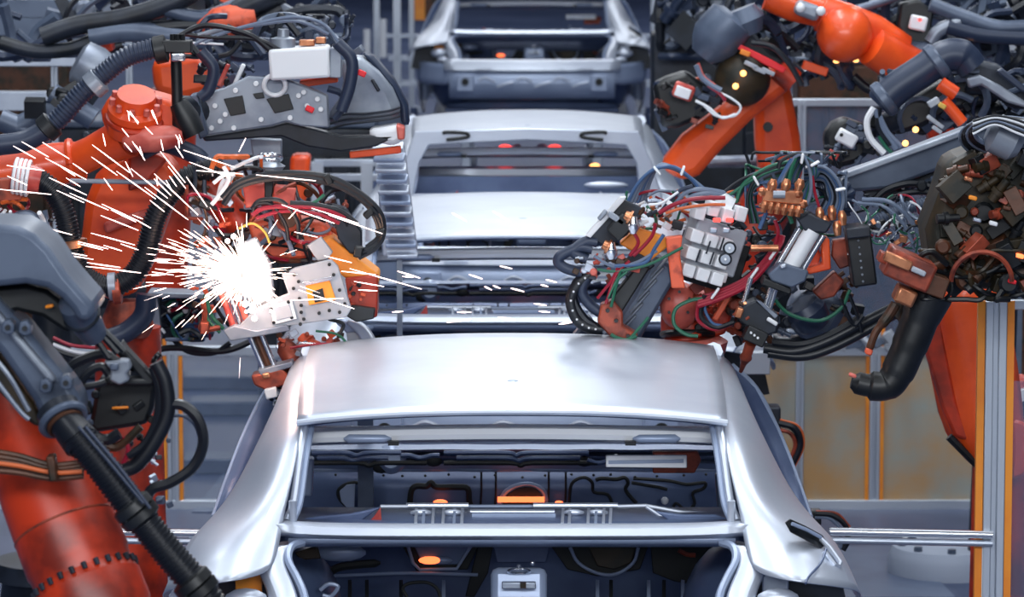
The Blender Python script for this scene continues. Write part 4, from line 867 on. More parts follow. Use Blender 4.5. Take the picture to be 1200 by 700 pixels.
# pale valve block
vb=boxp(rg,'valve_block','cable_board',834,288,12.95,62,56,.12,18,12,0,bev=.006)
boxp(rg,'valve_base','black',832,306,13.0,76,60,.08,18,12)
for k in range(3): 
    for j in range(3): boxp(rg,'valve_module','plate_white',814+k*17+j*-5,276+j*20+k*5,12.86,15,15,.07,18,12,bev=.004)
for x,y in ((818,248),(834,244),(850,252),(866,250)): boxp(rg,'valve_cap','plate_white',x,y,12.86,13,17,.07,15,12,bev=.004)
for x,y in ((840,258),(855,258)): boxp(rg,'red_display','red_led',x,y,12.80,9,5,.01,4)
for x,y in ((836,270),(851,270)): boxp(rg,'socket','steel_soft',x,y,12.80,9,6,.02,4)
for x,y in ((855,291),(850,304)):
    b=MB(); b.tor(P(x,y,12.82),(0,1,0),.017,.004); b.build('pressure_gauge','cast_dark',rg); b=MB(); b.cyl(P(x,y,12.83),P(x,y,12.815),.015); b.build('gauge_face','cast_light',rg)
    b=MB(); b.cyl(P(x,y,12.815),P(x,y,12.808),.004); b.build('gauge_pin','c_white',rg)
for x,y in ((830,290),(846,286),(834,303),(818,300)): boxp(rg,'module_stripe','cast_dark',x,y,12.815,2,16,.01,18)
boxp(rg,'lower_cover','plate_white',824,318,12.9,56,12,.08,14); profp(rg,'cap','plate_white',(838,236,12.9),(855,246,12.9),[(0,.02),(.3,.04),(1,.04)])
clutter(rg,862,255,905,345,13.0,.1,34,['black','cast_dark','cast_grey','black'],73,8,18)
# pink and red joint behind the roof edge
b=MB(); b.ball(P(796,358,13.05),.062,24,(1,.9,1.25)); b.build('joint_dome','pink_red',rg)
profp(rg,'joint_body','orange_dark',(800,352,13.15),(806,408,13.15),[(0,.05),(.3,.075),(.6,.08),(.7,.07),(1,.085)])
b=MB(); b.tor(P(806,392,13.12),(0,.2,1),.078,.012); b.build('joint_ring','black',rg)
profp(rg,'joint_dish','pink_red',(812,396,13.12),(814,420,13.12),[(0,.085),(.3,.11),(.8,.10),(1,.09)])
bolts(rg,[(784,350),(796,342),(808,350),(784,366),(806,366)],12.98,.005,'black')
piece(rg,'red_web','orange_dark',[(812,350),(850,330),(862,360),(850,392),(820,400)],13.1,.1,.01)
boxp(rg,'red_link','orange_worn',846,360,12.95,7,34,.03,30)
clutter(rg,810,335,880,400,13.02,.1,40,['redbrown','brown','black','orange_dark','cast_dark','redbrown'],74,8,18)
for k in range(4): cables(rg,[('c_red',.0075,[(818,350+k*3),(842,342+k*3),(872,328+k*3),(894,308+k*3),(908+k*2,288),(912+k*2,276)])],12.86-k*.01,name='red_hose')
for x,y in ((838,342),(884,318),(906,296)): boxp(rg,'cable_tie','c_white',x,y+2,12.83,3,16,.02,35)
cables(rg,[('c_green',.006,[(828,350),(810,352),(792,362),(790,380),(804,392),(818,394)]),('hose_black',.008,[(826,346),(822,370),(838,384),(860,378)]),('c_red',.006,[(818,355),(818,375),(836,386),(858,380)]),('c_blue',.005,[(836,345),(826,360),(834,378),(846,382)])],12.85)
# welding cylinder
d0=P(952,270,12.8); d1=P(924,318,12.8)
b=MB(); b.cyl(d0,d1,.026,.026,24); b.build('white_cylinder','c_white',rg)
for x in (-14,14): cylp(rg,'guide_rod','steel',(951+x,272+x*.3,12.82),(923+x,318+x*.3,12.82),.010)
piece(rg,'cylinder_cap','cast_dark',[(934,258),(948,250),(976,262),(968,274),(944,272)],12.78,.09,.006)
piece(rg,'cylinder_head','cast_grey',[(900,322),(916,308),(948,318),(944,330),(928,338),(904,330)],12.75,.09,.006)
piece(rg,'head_plate','black',[(896,326),(928,340),(926,346),(892,334)],12.74,.1,.004)
boxp(rg,'head_bolt','steel_soft',918,312,12.73,7,5,.02,-20)
for x,y in ((880,340),(905,346),(911,346)): cylp(rg,'piston_rod','steel',(x,y-14,12.82),(x-12,y+26,12.82),.008)
piece(rg,'electrode_block','cast_dark',[(868,360),(886,352),(914,372),(910,390),(892,396),(866,376)],12.74,.1,.006)
piece(rg,'block_face','cast_light',[(886,352),(892,354),(912,370),(908,374)],12.73,.03,.002); boxp(rg,'block_label','plate_white',905,377,12.72,14,5,.01,32)
boxp(rg,'clamp_block','black',885,393,12.75,26,18,.07,25); bolts(rg,[(880,390),(884,393),(888,396)],12.7,.004,'c_white')
profp(rg,'electrode','redbrown',(880,402,12.78),(868,436,12.84),[(0,.018),(.4,.016),(.5,.020),(.7,.010),(1,.006)],14)
boxp(rg,'electrode_shank','brass',866,366,12.73,8,12,.05,20); clutter(rg,862,355,876,380,12.74,.03,8,['brass','redbrown','brown'],75,4,8)
clutter(rg,860,335,930,400,12.95,.12,34,['black','cast_dark','brown','redbrown','cast_grey'],76,8,18)
# brass manifold
boxp(rg,'manifold','brass',917,230,12.78,46,15,.05,5)
for k in range(6): 
    profp(rg,'manifold_fitting','brass',(897+k*8,236+k,12.76),(894+k*8,249+k,12.76),[(0,.010),(.3,.013),(.32,.017),(.6,.017),(.62,.010),(1,.009)],10)
    if k%2==0: profp(rg,'manifold_fitting','brass',(903+k*8,224,12.76),(907+k*8,210,12.76),[(0,.010),(.4,.016),(.6,.016),(1,.009)],10)
for x,y in ((889,224),(893,240),(940,226),(946,238)): profp(rg,'manifold_fitting','brass',(x,y,12.76),(x+(8 if x<900 else -8),y+2,12.76),[(0,.009),(.5,.015),(1,.012)],10)
for x,y in ((960,252),(966,262),(980,268),(974,250),(986,256)): profp(rg,'hose_fitting','brass',(x,y-9,12.8),(x+2,y+8,12.8),[(0,.008),(.3,.014),(.6,.014),(1,.010)],10)
cylp(rg,'brass_bar','brass',(880,291,12.8),(912,291,12.8),.011); cylp(rg,'manifold_tag','cast_light',(906,228,12.73),(920,228,12.73),.012)
# cable crown above the manifold
cr=random.Random(9)
for k in range(9):
    cables(rg,[(['c_grey','c_green','c_blue'][k%3],.0065,[(915+k*2.2,214),(922+k*2,198),(934+k*1.5,182+k*.6),(944+k*2,186+k*1.5),(950+k,205),(950-k*2,225),(944-k*3,245)])],12.84+k*.012)
for k in range(8):
    cables(rg,[(['c_grey','c_blue','c_grey','hose_black'][k%4],.006,[(942,198+k*2),(965,196+k*2.5),(982-k*2,212+k*2),(988-k*3,235),(982-k*4,258)])],12.9+k*.01)
for k in range(6):
    cables(rg,[(['hose_black','c_green','c_grey'][k%3],.005,[(930,192+k*2),(905,196+k*3),(885,210+k*2),(876+k,232),(880+k*2,262)])],12.9+k*.012)
cables(rg,[('c_green',.007,[(932,185),(926,205),(922,240),(928,262)]),('c_blue',.007,[(928,186),(912,215),(900,245),(890,268)]),('c_red',.005,[(952,206),(955,226),(962,250)]),('c_red',.006,[(908,258),(912,272),(908,288)]),
 ('hose_black',.006,[(912,198),(916,188),(936,180),(948,190),(958,194)]),('c_white',.004,[(944,196),(958,192)]),('c_green',.006,[(905,348),(925,368),(960,376),(985,362),(996,340)]),
 ('c_grey',.007,[(1010,234),(1040,236),(1062,252),(1078,276)]),('c_grey',.006,[(1005,238),(1035,242),(1058,262),(1070,285)]),('hose_black',.006,[(995,345),(1005,370),(1010,390)]),('hose_black',.007,[(985,350),(1000,380),(1012,370)])],12.84)
wires(rg,880,185,985,270,12.92,.12,40,['c_grey','hose_black','c_green','c_blue','c_grey','hose_black'],77,.0035,.006,60)
wires(rg,740,230,860,262,12.92,.1,22,['c_grey','c_red','c_white','hose_black','c_green','c_orange'],78,.0035,.006,60)
for x,y,r in ((940,186,10),(955,192,60),(985,222,80),(886,212,-30),(770,200,-40),(800,200,20)): boxp(rg,'cable_tie','c_white',x,y,12.82,3,12,.03,r)
# black corrugated sleeve ahead of the crown
b=MB(); b.corr(pts([(958,222),(975,218),(990,228),(984,250)],13.0),.035,.014,.12,14); b.build('corrugated_sleeve','hose_blue',rg)
# orange frame, bracket, box, terminal strip
piece(rg,'orange_frame','orange',[(962,278),(972,280),(974,316),(948,322),(944,316),(964,310)],12.85,.08,.005)
piece(rg,'orange_frame','orange',[(944,300),(956,282),(962,300),(958,314),(946,318)],12.9,.05,.004)
piece(rg,'brown_plate','redbrown',[(976,282),(992,280),(996,312),(984,316),(974,300)],12.9,.05,.005)
boxp(rg,'relay_box','black',1008,298,12.85,28,70,.12,-8,0,0,bev=.006); boxp(rg,'relay_lid','cast_dark',1004,270,12.82,28,12,.14,-6); 
for k in range(7): boxp(rg,'relay_key','cast_light',1006+k*.9,282+k*8,12.785,3,3,.01)
piece(rg,'rust_lever','redbrown',[(952,342),(978,318),(990,330),(978,348),(962,352)],12.9,.05,.006)
piece(rg,'motor','cast_grey',[(930,350),(950,340),(985,348),(992,372),(975,400),(938,400),(922,375)],13.05,.18,.03)
profp(rg,'motor_cap','hose_blue',(940,356,12.98),(955,382,13.0),[(0,.05),(.3,.065),(.8,.06),(1,.05)])
piece(rg,'dark_housing','cast_dark',[(905,395),(940,398),(990,360),(1002,380),(985,405),(950,418),(915,415)],13.1,.12,.02)
cables(rg,[('hose_black',.017,[(895,408),(930,412),(965,402),(1005,382),(1045,362)]),('hose_black',.015,[(900,414),(940,418),(975,408),(1015,388),(1050,368)]),('hose_black',.014,[(905,402),(940,404),(975,392),(1010,372)]),('c_yellow',.003,[(905,404),(930,409),(955,404),(975,397)])],12.9,name='hose')
clutter(rg,1015,255,1075,290,12.85,.08,30,['black','cast_dark','c_white','brass','cast_grey','black'],79,4,10)
wires(rg,1000,235,1078,292,12.82,.08,34,['c_white','hose_black','c_green','c_red','c_grey','hose_black'],80,.002,.0045,40)
b=MB(); b.corr(pts([(1030,258),(1055,246),(1085,238),(1110,228)],13.1),.022,.010,.12,12); b.build('corrugated_sleeve','cast_grey',rg)
clutter(rg,975,320,1010,380,13.0,.1,16,['black','brown','cast_dark'],81,8,16)
clutter(rg,880,268,950,345,12.98,.1,30,['cast_dark','black','cast_grey','brown'],83,8,20)
# link back to its robot
piece(rg,'gun_beam','cast_grey',[(984,206),(1030,190),(1130,152),(1182,140),(1182,168),(1110,196),(1040,222),(988,226)],13.15,.12,.012)
piece(rg,'beam_flange','cast_light',[(984,206),(1130,152),(1180,140),(1180,145),(1130,159),(986,212)],13.1,.04,.004)
piece(rg,'beam_web','cast_dark',[(1010,222),(1100,196),(1104,210),(1020,240)],13.2,.06,.006)
bolts(rg,[(1056,212),(1062,210),(1070,206),(1046,214),(1058,220)],13.18,.006,'c_white')
cables(rg,[('hose_black',.012,[(1020,240),(1040,222),(1070,215),(1100,222)]),('hose_black',.010,[(1030,250),(1050,230),(1080,225),(1105,230)])],13.15)
clutter(rg,1040,205,1100,235,13.15,.08,14,['black','cast_dark','cast_grey'],82,8,18)

# ================================================================ brown gripper at right
Y=12.3
bg=thing('clamp_gripper',(P(1060,460,Y).x,Y,P(1040,462,Y).z),'dark oily brown gripper with hanging bent foot, before the orange arm at right','gripper')
piece(bg,'body','olive',[(1112,190),(1150,176),(1260,168),(1260,346),(1150,340),(1112,336),(1092,320),(1085,270),(1100,230)],12.45,.3,.03)
clutter(bg,1100,185,1230,335,12.35,.12,80,['olive','brown','olive','black','brown','olive','black','brown','redbrown'],91,12,32)
wires(bg,1085,300,1225,345,12.3,.1,22,['olive','brown','black'],92,.005,.010,90)
for x,y,m in ((1164,262,'c_white'),(1180,244,'brown'),(1135,210,'brass'),(1140,232,'amber'),(1195,300,'orange_glow'),(1145,258,'steel_soft'),(1186,330,'red_flag')): boxp(bg,'sensor_face',m,x,y,12.33,10,5,.02,15)
boxp(bg,'head_block','redbrown',1064,314,12.3,56,34,.16,24,0,0,bev=.008); boxp(bg,'head_face','brass',1052,306,12.2,34,12,.03,24); boxp(bg,'head_lip','cable_board',1076,318,12.2,18,6,.03,24)
boxp(bg,'head_block','brown',1088,330,12.32,40,24,.14,20); boxp(bg,'copper_neck','brass',1060,346,12.3,24,20,.1,24,bev=.008); boxp(bg,'side_cap','redbrown',1036,302,12.3,14,12,.08,24)
b=MB(); b.rings(catmull(pts([(1090,345),(1078,375),(1064,410),(1050,440),(1038,452),(1018,452),(998,447)],12.35),6),[.07,.068,.066,.064,.062,.060]+[.056]*6+[.052]*6+[.048]*6+[.045]*6+[.034]*5+[.026,.02],16); b.build('bent_foot','black',bg)
piece(bg,'foot_shank','brown',[(1052,352),(1100,352),(1092,372),(1078,396),(1066,398),(1050,372)],12.38,.1,.012)
boxp(bg,'foot_tip','pink_red',999,440,12.3,9,4,.03,20)
b=MB(); b.rings(catmull(pts([(1050,356),(1040,372),(1026,390),(1018,412)],12.3),5),[.016]*8+[.012]*7+[.006],10); b.build('side_rod','brown',bg); boxp(bg,'rod_tip','orange_worn',1018,412,12.3,8,7,.04,20)
b=MB(); b.tor(P(1150,330,12.3),(0,1,.1),.09,.008,24,6,180,360); b.build('cable_loop','redbrown',bg)
# coil of cables above
for k in range(7):
    b=MB(); b.tor(P(1176+k*1.5,158+k*1.2,12.3+.02*k),V((.15,.6,1)),.085+.011*k,.007,30,6); b.build('coiled_cable','hose_black' if k%3 else 'c_grey',bg)
profp(bg,'blue_hub','cast_light',(1158,152,12.35),(1196,170,12.35),[(0,.03),(.2,.06),(.8,.06),(1,.04)])
for k in range(6): cables(bg,[(['hose_black','c_white','hose_black','c_grey'][k%4],.004,[(1140,142+k*3),(1165,136+k*2),(1190,140+k*3),(1215,150+k*3)])],12.2)
# orange arm behind
oa=thing('industrial_robot',(P(1140,550,13.9).x,13.95,0),'broad orange robot arm behind the corner post at right','robot')
b=MB()
L_=[(1070,330),(1080,380),(1094,440),(1104,490),(1116,520),(1150,552)]; Rr=[(1160,330),(1180,372),(1190,430),(1196,480),(1198,520),(1188,556)]
rows=[]
for (x0,y0),(x1,y1) in zip(L_,Rr):
    r_=[]
    for j in range(9):
        u=j/8; a=math.pi*(1-u); p=P(x0,y0,13.75).lerp(P(x1,y1,13.75),(1-math.cos(math.pi*u))/2 if 0 else u); r_.append(p+V((0,-.11*math.sin(math.pi*u)**.6,0)))
    rows.append(r_)
b.grid(rows); b.build('lower_arm','orange',oa,thick=.02,sub=1)
piece(oa,'arm_back','orange_dark',L_+Rr[::-1],13.76,.16,.02)
piece(oa,'arm_flank','orange_dark',[(1068,335),(1100,335),(1108,400),(1122,470),(1140,520),(1118,512),(1104,480),(1092,440),(1076,385)],13.66,.04,.012)
profp(oa,'elbow_joint','orange',(1172,505,13.6),(1172,505,13.95),[(0,.08),(.1,.10),(.9,.10),(1,.08)]) if 0 else None
b=MB(); c=P(1178,520,13.8); b.cyl(c-V((0,.12,0)),c+V((0,.14,0)),.10,.10,32); b.build('elbow_joint','orange',oa,bev=.01)
cables(oa,[('black',.014,[(1112,512),(1130,530),(1150,550),(1160,560)])],13.68,name='edge_guard')
a=P(1178,520,13.8); b=MB(); b.cyl(V((a.x,13.95,.5)),V((a.x,13.95,a.z)),.10,.09,24); b.build('column','orange_dark',oa); robot_base(oa,a.x,13.95,.55)
# equipment right of the corner post
t=thing('valve_cabinet',(P(1196,480,15).x,15,0),'blue-grey valve unit with red and white bottle at the right edge','cabinet')
boxp(t,'blue_box','hose_blue',1196,488,15,22,50,.15,0,bev=.01); profp(t,'red_bottle','pink_red',(1192,440,15),(1196,462,15),[(0,.02),(.3,.05),(1,.05)]); profp(t,'white_band','c_white',(1194,456,14.95),(1196,468,14.95),[(0,.05),(1,.055)])
b=MB(); a=P(1200,520,15.1); b.box((a.x,15.1,a.z/2),(.2,.1,a.z)); b.build('stand','cast_light',t,bev=.01)
cables(t,[('c_red',.006,[(1186,510),(1190,530),(1198,540)]),('hose_black',.006,[(1188,512),(1186,530),(1194,545)])],14.9)
clutter(t,1185,590,1215,660,15.0,.1,10,['cast_dark','cast_grey'],93,16,26)
# hose loops and small box between the car flank and the fence
t=thing('hose_bracket',(P(925,520,15).x,15,0),'dark box with looped hoses just right of the rear pillar of the nearest car','bracket')
boxp(t,'box','cast_dark',900,492,15,28,34,.1,0,bev=.008); boxp(t,'lower_box','cast_grey',906,520,15,18,22,.08,0,bev=.008)
cables(t,[('hose_black',.013,[(912,496),(930,502),(938,520),(928,545),(918,556)]),('c_orange',.004,[(914,492),(936,500),(942,522),(930,550)]),('redbrown',.008,[(912,504),(926,508),(932,522),(924,545)]),('hose_black',.005,[(912,540),(922,550),(935,575)])],14.95)
boxp(t,'white_bracket','cable_board',885,425,15,34,26,.06); 
a=P(900,500,15.05); b=MB(); b.box((a.x,15.08,a.z/2),(.06,.05,a.z)); b.build('stand','cast_grey',t)
t=thing('hose_bracket',(P(965,610,13.6).x,13.6,0),'small black connector with looped hoses above the right rail','bracket')
boxp(t,'connector','black',950,606,13.6,24,18,.06,0,bev=.006)
cables(t,[('hose_black',.010,[(955,602),(975,604),(990,615),(994,632),(988,645)]),('c_grey',.007,[(955,606),(972,608),(984,620),(985,640),(978,648)]),('redbrown',.005,[(956,600),(980,602),(996,618)])],13.5)
a=P(950,612,13.6); b=MB(); b.box((a.x,13.62,a.z/2),(.04,.04,a.z)); b.build('stand','cast_grey',t)
t=thing('hose_bracket',(P(305,520,14.6).x,14.6,0),'black and red hose loop between left fence and the rear pillar of the nearest car','bracket')
cables(t,[('hose_black',.012,[(322,486),(305,490),(296,510),(297,535),(306,552)]),('c_red',.004,[(318,484),(300,492),(291,512),(294,538)]),('hose_blue',.010,[(325,492),(312,498),(304,515),(305,540)])],14.6)
a=P(318,486,14.6); b=MB(); b.box((a.x,14.62,a.z/2),(.05,.05,a.z)); b.build('stand','cast_grey',t)
# ================================================================ blurred robots top right
Y=17.2
vr=thing('industrial_robot',(P(905,300,Y).x,Y+.1,0),'blurred orange robot whose two arms cross in a steep V right of the third car','robot')
piece(vr,'lower_arm','orange',[(772,196),(800,160),(850,122),(890,84),(908,76),(932,86),(928,104),(880,142),(846,176),(820,206),(800,214)],17.0,.16,.04)
piece(vr,'upright_arm','orange',[(884,100),(905,82),(924,92),(930,120),(938,160),(942,214),(892,220),(886,170)],17.25,.18,.04)
b=MB(); c=P(900,149,17.22); b.cyl(c,c+V((0,.02,0)),.02); b.build('arm_hole','black',vr)
b=MB(); b.ball(P(870,92,16.9),.115,24,(1,.8,1)); b.build('motor_cover','olive',vr)
b=MB(); b.cyl(P(912,80,17.0),P(930,96,17.0),.05); b.build('elbow','orange_dark',vr)
for x,y,m in ((871,86,'amber_led'),(862,101,'amber_led')): 
    b=MB(); b.ball(P(x,y,16.78),.013,10); b.build('indicator_light',m,vr)
profp(vr,'grey_motor','cast_grey',(862,18,16.9),(822,66,16.9),[(0,.06),(.1,.10),(.6,.105),(.8,.085),(1,.05)])
profp(vr,'motor_flange','cast_grey',(868,10,16.9),(880,40,16.9),[(0,.06),(.5,.08),(1,.05)])
piece(vr,'dark_fork','cast_dark',[(850,55),(875,30),(905,60),(930,70),(925,86),(900,80),(870,70),(850,84),(832,76)],17.1,.12,.02)
piece(vr,'red_strip','red_flag',[(864,50),(900,68),(922,80),(918,86),(896,76),(862,56)],16.85,.03,.004)
boxp(vr,'amber_tab','amber',873,62,16.82,12,6,.03,20)
for x,y in ((880,76),(890,82),(900,84)): boxp(vr,'white_rivet_bar','cable_board',x,y,16.8,16,5,.03,25)
piece(vr,'gripper','black',[(765,100),(780,92),(805,84),(826,100),(835,120),(820,140),(795,150),(775,150),(770,125)],16.9,.16,.02)
boxp(vr,'pink_box','pink_red',801,107,16.8,24,18,.06,20,bev=.01); boxp(vr,'pale_box','plate_white',800,108,16.78,18,12,.06,20)
clutter(vr,768,92,840,150,16.85,.1,34,['black','cast_dark','cast_grey','hose_blue','redbrown'],101,8,18)
cables(vr,[('c_grey',.012,[(816,76),(822,90),(834,100),(845,106)]),('pink_red',.006,[(818,74),(825,90),(838,100)]),('c_white',.005,[(838,106),(858,116),(868,126),(860,136),(840,136),(825,124)]),('c_white',.006,[(815,118),(830,126),(846,138),(862,134)]),('hose_black',.012,[(880,50),(905,55),(925,75),(940,100)]),('c_red',.008,[(830,100),(844,110),(850,118)])],16.75)
clutter(vr,880,30,965,90,17.1,.3,60,['cast_dark','cast_grey','hose_blue','black'],102,8,18)
wires(vr,870,10,990,95,17.0,.3,30,['hose_black','cast_grey','hose_blue','cast_dark'],103,.010,.024,80)
cylp(vr,'lower_column','orange_dark',(918,205,17.3),(850,330,17.3),.11); a=P(845,320,17.3); b=MB(); b.cyl(V((a.x,17.3,0)),a,.08); b.build('mast','cast_dark',vr); robot_base(vr,a.x,17.3,.3,'cast_dark')
boxp(vr,'orange_bit','orange',955,80,17.0,30,10,.05,18)
cylp(vr,'cross_rail','cast_light',(830,190,17.6),(892,188,17.6),.025)
# upper orange arm
ur=thing('industrial_robot',(P(1040,60,17.5).x,17.6,0),'blurred orange robot arm slanting down across the top right','robot')
profp(ur,'upper_arm','orange',(900,-8,16.95),(1000,30,16.95),[(0,.07),(.3,.075),(.6,.06),(.62,.075),(1,.08)])
boxp(ur,'grey_joint','cast_light',946,12,16.85,30,18,.1,20,bev=.02); 
for x,y in ((938,9),(962,13)): 
    b=MB(); b.ball(P(x,y,16.78),.020,10); b.build('white_cap','c_white',ur)
b=MB(); b.ball(P(990,40,16.9),.115,26,(1,.9,1)); b.build('elbow_ball','orange',ur)
profp(ur,'forearm','orange',(985,24,16.95),(1060,58,17.0),[(0,.08),(.5,.085),(1,.06)])
profp(ur,'forearm_cylinder','orange',(1018,52,16.9),(1085,92,17.0),[(0,.03),(.05,.08),(.7,.09),(.9,.085),(1,.07)])
profp(ur,'dark_sleeve','olive',(970,60,17.3),(990,80,17.3),[(0,.08),(1,.06)])
b=MB(); a=P(1085,92,17.5); c=P(1172,330,17.8); b.bar(a,c,.16,.16); b.build('column','orange_dark',ur,bev=.02); b=MB(); b.cyl(V((c.x,18.1,.12)),c,.09,.08); b.build('mast','cast_dark',ur)
for x,y in ((1003,71),(980,72),(1136,58)): 
    b=MB(); b.ball(P(x,y,17.0),.010,8,(1.3,.6,.8)); b.build('indicator_light','amber_led',ur)
cables(ur,[('cast_grey',.018,[(990,14),(1015,8),(1040,0),(1060,-8)]),('cast_light',.028,[(1090,50),(1100,36),(1125,24)]),('cast_grey',.035,[(1045,54),(1070,58),(1100,60),(1130,66)]),('hose_blue',.035,[(1110,30),(1150,40),(1210,44)]),('hose_black',.02,[(1000,90),(1020,105),(1040,100)]),('cast_grey',.03,[(1090,5),(1130,20),(1170,32),(1220,30)])],17.0)
piece(ur,'black_box','black',[(1056,4),(1078,0),(1095,14),(1088,52),(1062,50),(1052,30)],17.0,.12,.01); boxp(ur,'white_face','plate_white',1076,27,16.95,20,17,.04,12,bev=.008)
b=MB(); b.ball(P(1078,23,16.9),.008,8); b.build('red_dot','red_led',ur)
clutter(ur,1000,-5,1060,20,17.2,.2,20,['cast_grey','cast_dark','hose_blue'],111,10,24)
clutter(ur,1090,-5,1215,70,17.3,.3,44,['cast_grey','cast_light','hose_blue','cast_dark'],112,14,34)
wires(ur,1040,0,1215,90,17.1,.3,22,['cast_grey','hose_blue','hose_black'],113,.014,.03,110)
# window frame like console top right
t=thing('operator_console',(P(1180,40,18.6).x,18.7,0),'pale grey operator console in the top right corner','console')
boxp(t,'panel','cast_light',1180,30,18.6,70,74,.08,bev=.01)
for x,y in ((1164,52),(1190,52),(1170,12)): boxp(t,'panel_window','cable_board',x,y,18.55,22,20,.02,bev=.005)
boxp(t,'yellow_lamp','c_yellow',1142,14,18.55,12,7,.03)
b=MB(); a=P(1190,66,18.7); b.box((a.x,18.75,a.z/2),(.1,.08,a.z)); b.build('stand','cast_grey',t)
# thick grey tube arm with gripper
ga=thing('industrial_robot',(P(1120,110,15.2).x,15.3,0),'grey-black robot with thick tube arm reaching down left, upper right','robot')
b=MB(); b.rings(catmull(pts([(1030,124),(1050,104),(1080,84),(1108,66),(1128,66),(1140,80)],15.1),6),[.05]+[.060]*24+[.055]*6,20); b.build('tube_arm','hose_blue',ga)
for x,y,r in ((1036,116,45),(1098,72,35)): 
    b=MB(); c=P(x,y,15.1); d=V((.8,0,.6)); b.prof(c-d*.02,c+d*.02,[(0,.062),(.2,.07),(.8,.07),(1,.062)],24); b.build('tube_band','cast_grey',ga)
piece(ga,'dark_underarm','black',[(1040,130),(1060,118),(1110,90),(1150,80),(1180,90),(1170,120),(1120,130),(1080,150),(1050,160)],15.2,.14,.02)
piece(ga,'fork','cast_dark',[(1140,70),(1170,76),(1200,100),(1220,110),(1220,130),(1190,128),(1160,112),(1130,110)],15.15,.1,.02)
piece(ga,'fork_arm','cast_light',[(1132,92),(1148,88),(1172,100),(1200,118),(1215,130),(1180,120),(1150,100),(1136,104)],15.05,.05,.008)
for l in ([(1168,84),(1195,106),(1215,116),(1210,108),(1175,80)],): piece(ga,'fork_rib','hose_blue',l,15.05,.04,.006)
cylp(ga,'red_rod','orange',(1106,118,15.0),(1128,144,15.0),.022); cylp(ga,'red_rod','orange',(1102,98,15.0),(1120,110,15.0),.026)
boxp(ga,'white_link','cable_board',1094,120,15.0,14,8,.04,-30); boxp(ga,'yellow_tab','c_yellow',1104,124,14.98,9,6,.03,30)
for x,y in ((1073,152),(1061,168)): 
    b=MB(); b.ball(P(x,y,15.0),.012,8); b.build('indicator_light','amber_led',ga)
for x,y in ((1092,140),(1100,146),(1098,152)): boxp(ga,'white_rivet_bar','cable_board',x,y,15.0,13,5,.03,35)
cables(ga,[('c_white',.012,[(1024,126),(1016,142),(1020,162),(1036,180)]),('c_grey',.012,[(1026,128),(1034,150),(1050,175)]),('c_green',.007,[(1030,160),(1038,172),(1046,180)]),('hose_black',.012,[(1030,126),(1030,150),(1044,170)]),('c_grey',.010,[(1028,130),(1040,155),(1056,172)])],15.0)
piece(ga,'gripper','black',[(965,160),(975,145),(990,138),(1012,146),(1024,160),(1020,180),(1004,192),(982,198),(968,182)],15.1,.12,.02)
boxp(ga,'white_face','plate_white',992,162,15.0,24,16,.05,28,bev=.008); boxp(ga,'pink_face','pink_red',976,182,15.0,12,10,.04,28); boxp(ga,'face_bolt','black',986,158,14.97,4,4,.01)
clutter(ga,966,142,1030,195,15.05,.08,30,['black','cast_dark','cast_grey','hose_blue'],121,7,16)
clutter(ga,1045,100,1185,150,15.2,.2,60,['black','cast_dark','cast_grey','hose_blue','black'],122,8,22)
wires(ga,1040,90,1210,150,15.1,.2,24,['hose_black','cast_grey','hose_blue'],123,.008,.016,70)
cylp(ga,'gripper_link','cast_dark',(1020,150,15.15),(1050,140,15.2),.04)
a=P(1150,120,15.3); b=MB(); c=P(1170,340,15.4); b.bar(a,c,.16,.16); b.build('column','cast_dark',ga,bev=.03); b=MB(); b.box((c.x,15.4,c.z/2),(.08,.1,c.z)); b.build('mast','cast_dark',ga); robot_base(ga,c.x,15.4,.2,'cast_dark')
# dark machinery between the far frames and robots
t=thing('conveyor_drive',(P(810,40,22).x,22,0),'blurred dark-blue machinery above the crossed orange arms','machine')
clutter(t,780,-5,880,50,21.8,.4,40,['cast_dark','hose_blue','cast_grey','cast_light'],131,16,40)
wires(t,780,0,900,60,21.6,.4,14,['cast_grey','hose_blue','hose_black'],132,.015,.03,110)
a=P(820,40,22); b=MB(); b.box((a.x,22.2,a.z/2),(.5,.3,a.z)); b.build('housing','cast_dark',t,bev=.02)
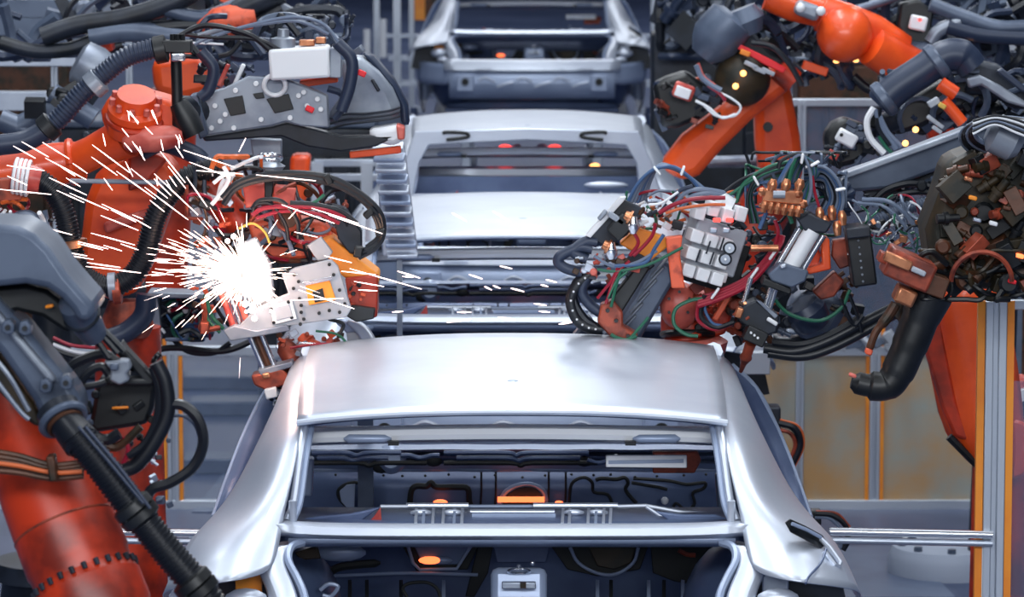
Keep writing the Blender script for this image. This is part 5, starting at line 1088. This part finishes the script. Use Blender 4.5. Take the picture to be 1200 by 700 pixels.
# loose equipment seen under the guns
t=thing('floor_equipment',(P(985,430,17).x,17,0),'pale grey equipment behind the fence rail below the right gun','equipment')
clutter(t,880,392,1060,408,19.5,.2,24,['cast_light','cable_board','cast_grey'],141,10,24)
a=P(970,405,19.7); b=MB(); b.box((a.x,19.95,a.z/2),(.7,.2,a.z)); b.build('housing','cast_grey',t,bev=.02)
# ================================================================ camera, light
cam=bpy.data.cameras.new('camera'); co=bpy.data.objects.new('camera',cam); COL.objects.link(co)
co.location=(0,0,H); co.rotation_euler=(math.pi/2-TH,0,0); cam.sensor_width=36; cam.lens=F/1200*36; cam.clip_end=200
cam.dof.use_dof=True; cam.dof.focus_distance=12.2; cam.dof.aperture_fstop=7.5
scn.camera=co
w=bpy.data.worlds.new('world'); scn.world=w; w.use_nodes=True
w.node_tree.nodes['Background'].inputs[0].default_value=(.30,.42,.80,1); w.node_tree.nodes['Background'].inputs[1].default_value=.08
def area(name,loc,sx,sy,pw,col,rot=(0,0,0)):
    l=bpy.data.lights.new(name,'AREA'); l.shape='RECTANGLE'; l.size=sx; l.size_y=sy; l.energy=pw; l.color=col
    o=bpy.data.objects.new(name,l); COL.objects.link(o); o.location=loc; o.rotation_euler=rot; return o
for x in (-4.5,0,4.5):
    for y in (9,17,27): area('ceiling_lamp',(x,y,7.6),.9,5,(190 if x==0 and y>10 else 95),(.90,.95,1))
area('rear_fill',(0,-6,5.2),14,1.5,380,(.88,.93,1),(R(80),0,0))  # unseen fill added behind the camera to light rear-facing panels
area('rear_fill',(0,0,6.2),12,1.2,700,(.92,.96,1),(R(55),0,0))  # unseen fill added above the camera to brighten the header bar
area('ceiling_lamp',(0,14,7.7),9,6,240,(.90,.95,1))
for y in (38,46,54): area('ceiling_lamp',(0,y,7.6),16,1.6,420,(.95,.97,1))
scn.view_settings.view_transform='Standard'; scn.view_settings.look='None'; scn.view_settings.gamma=1; scn.view_settings.use_curve_mapping=False
scn.view_settings.exposure=0.24
for o in bpy.data.objects:
    if '_o' in o: del o['_o']
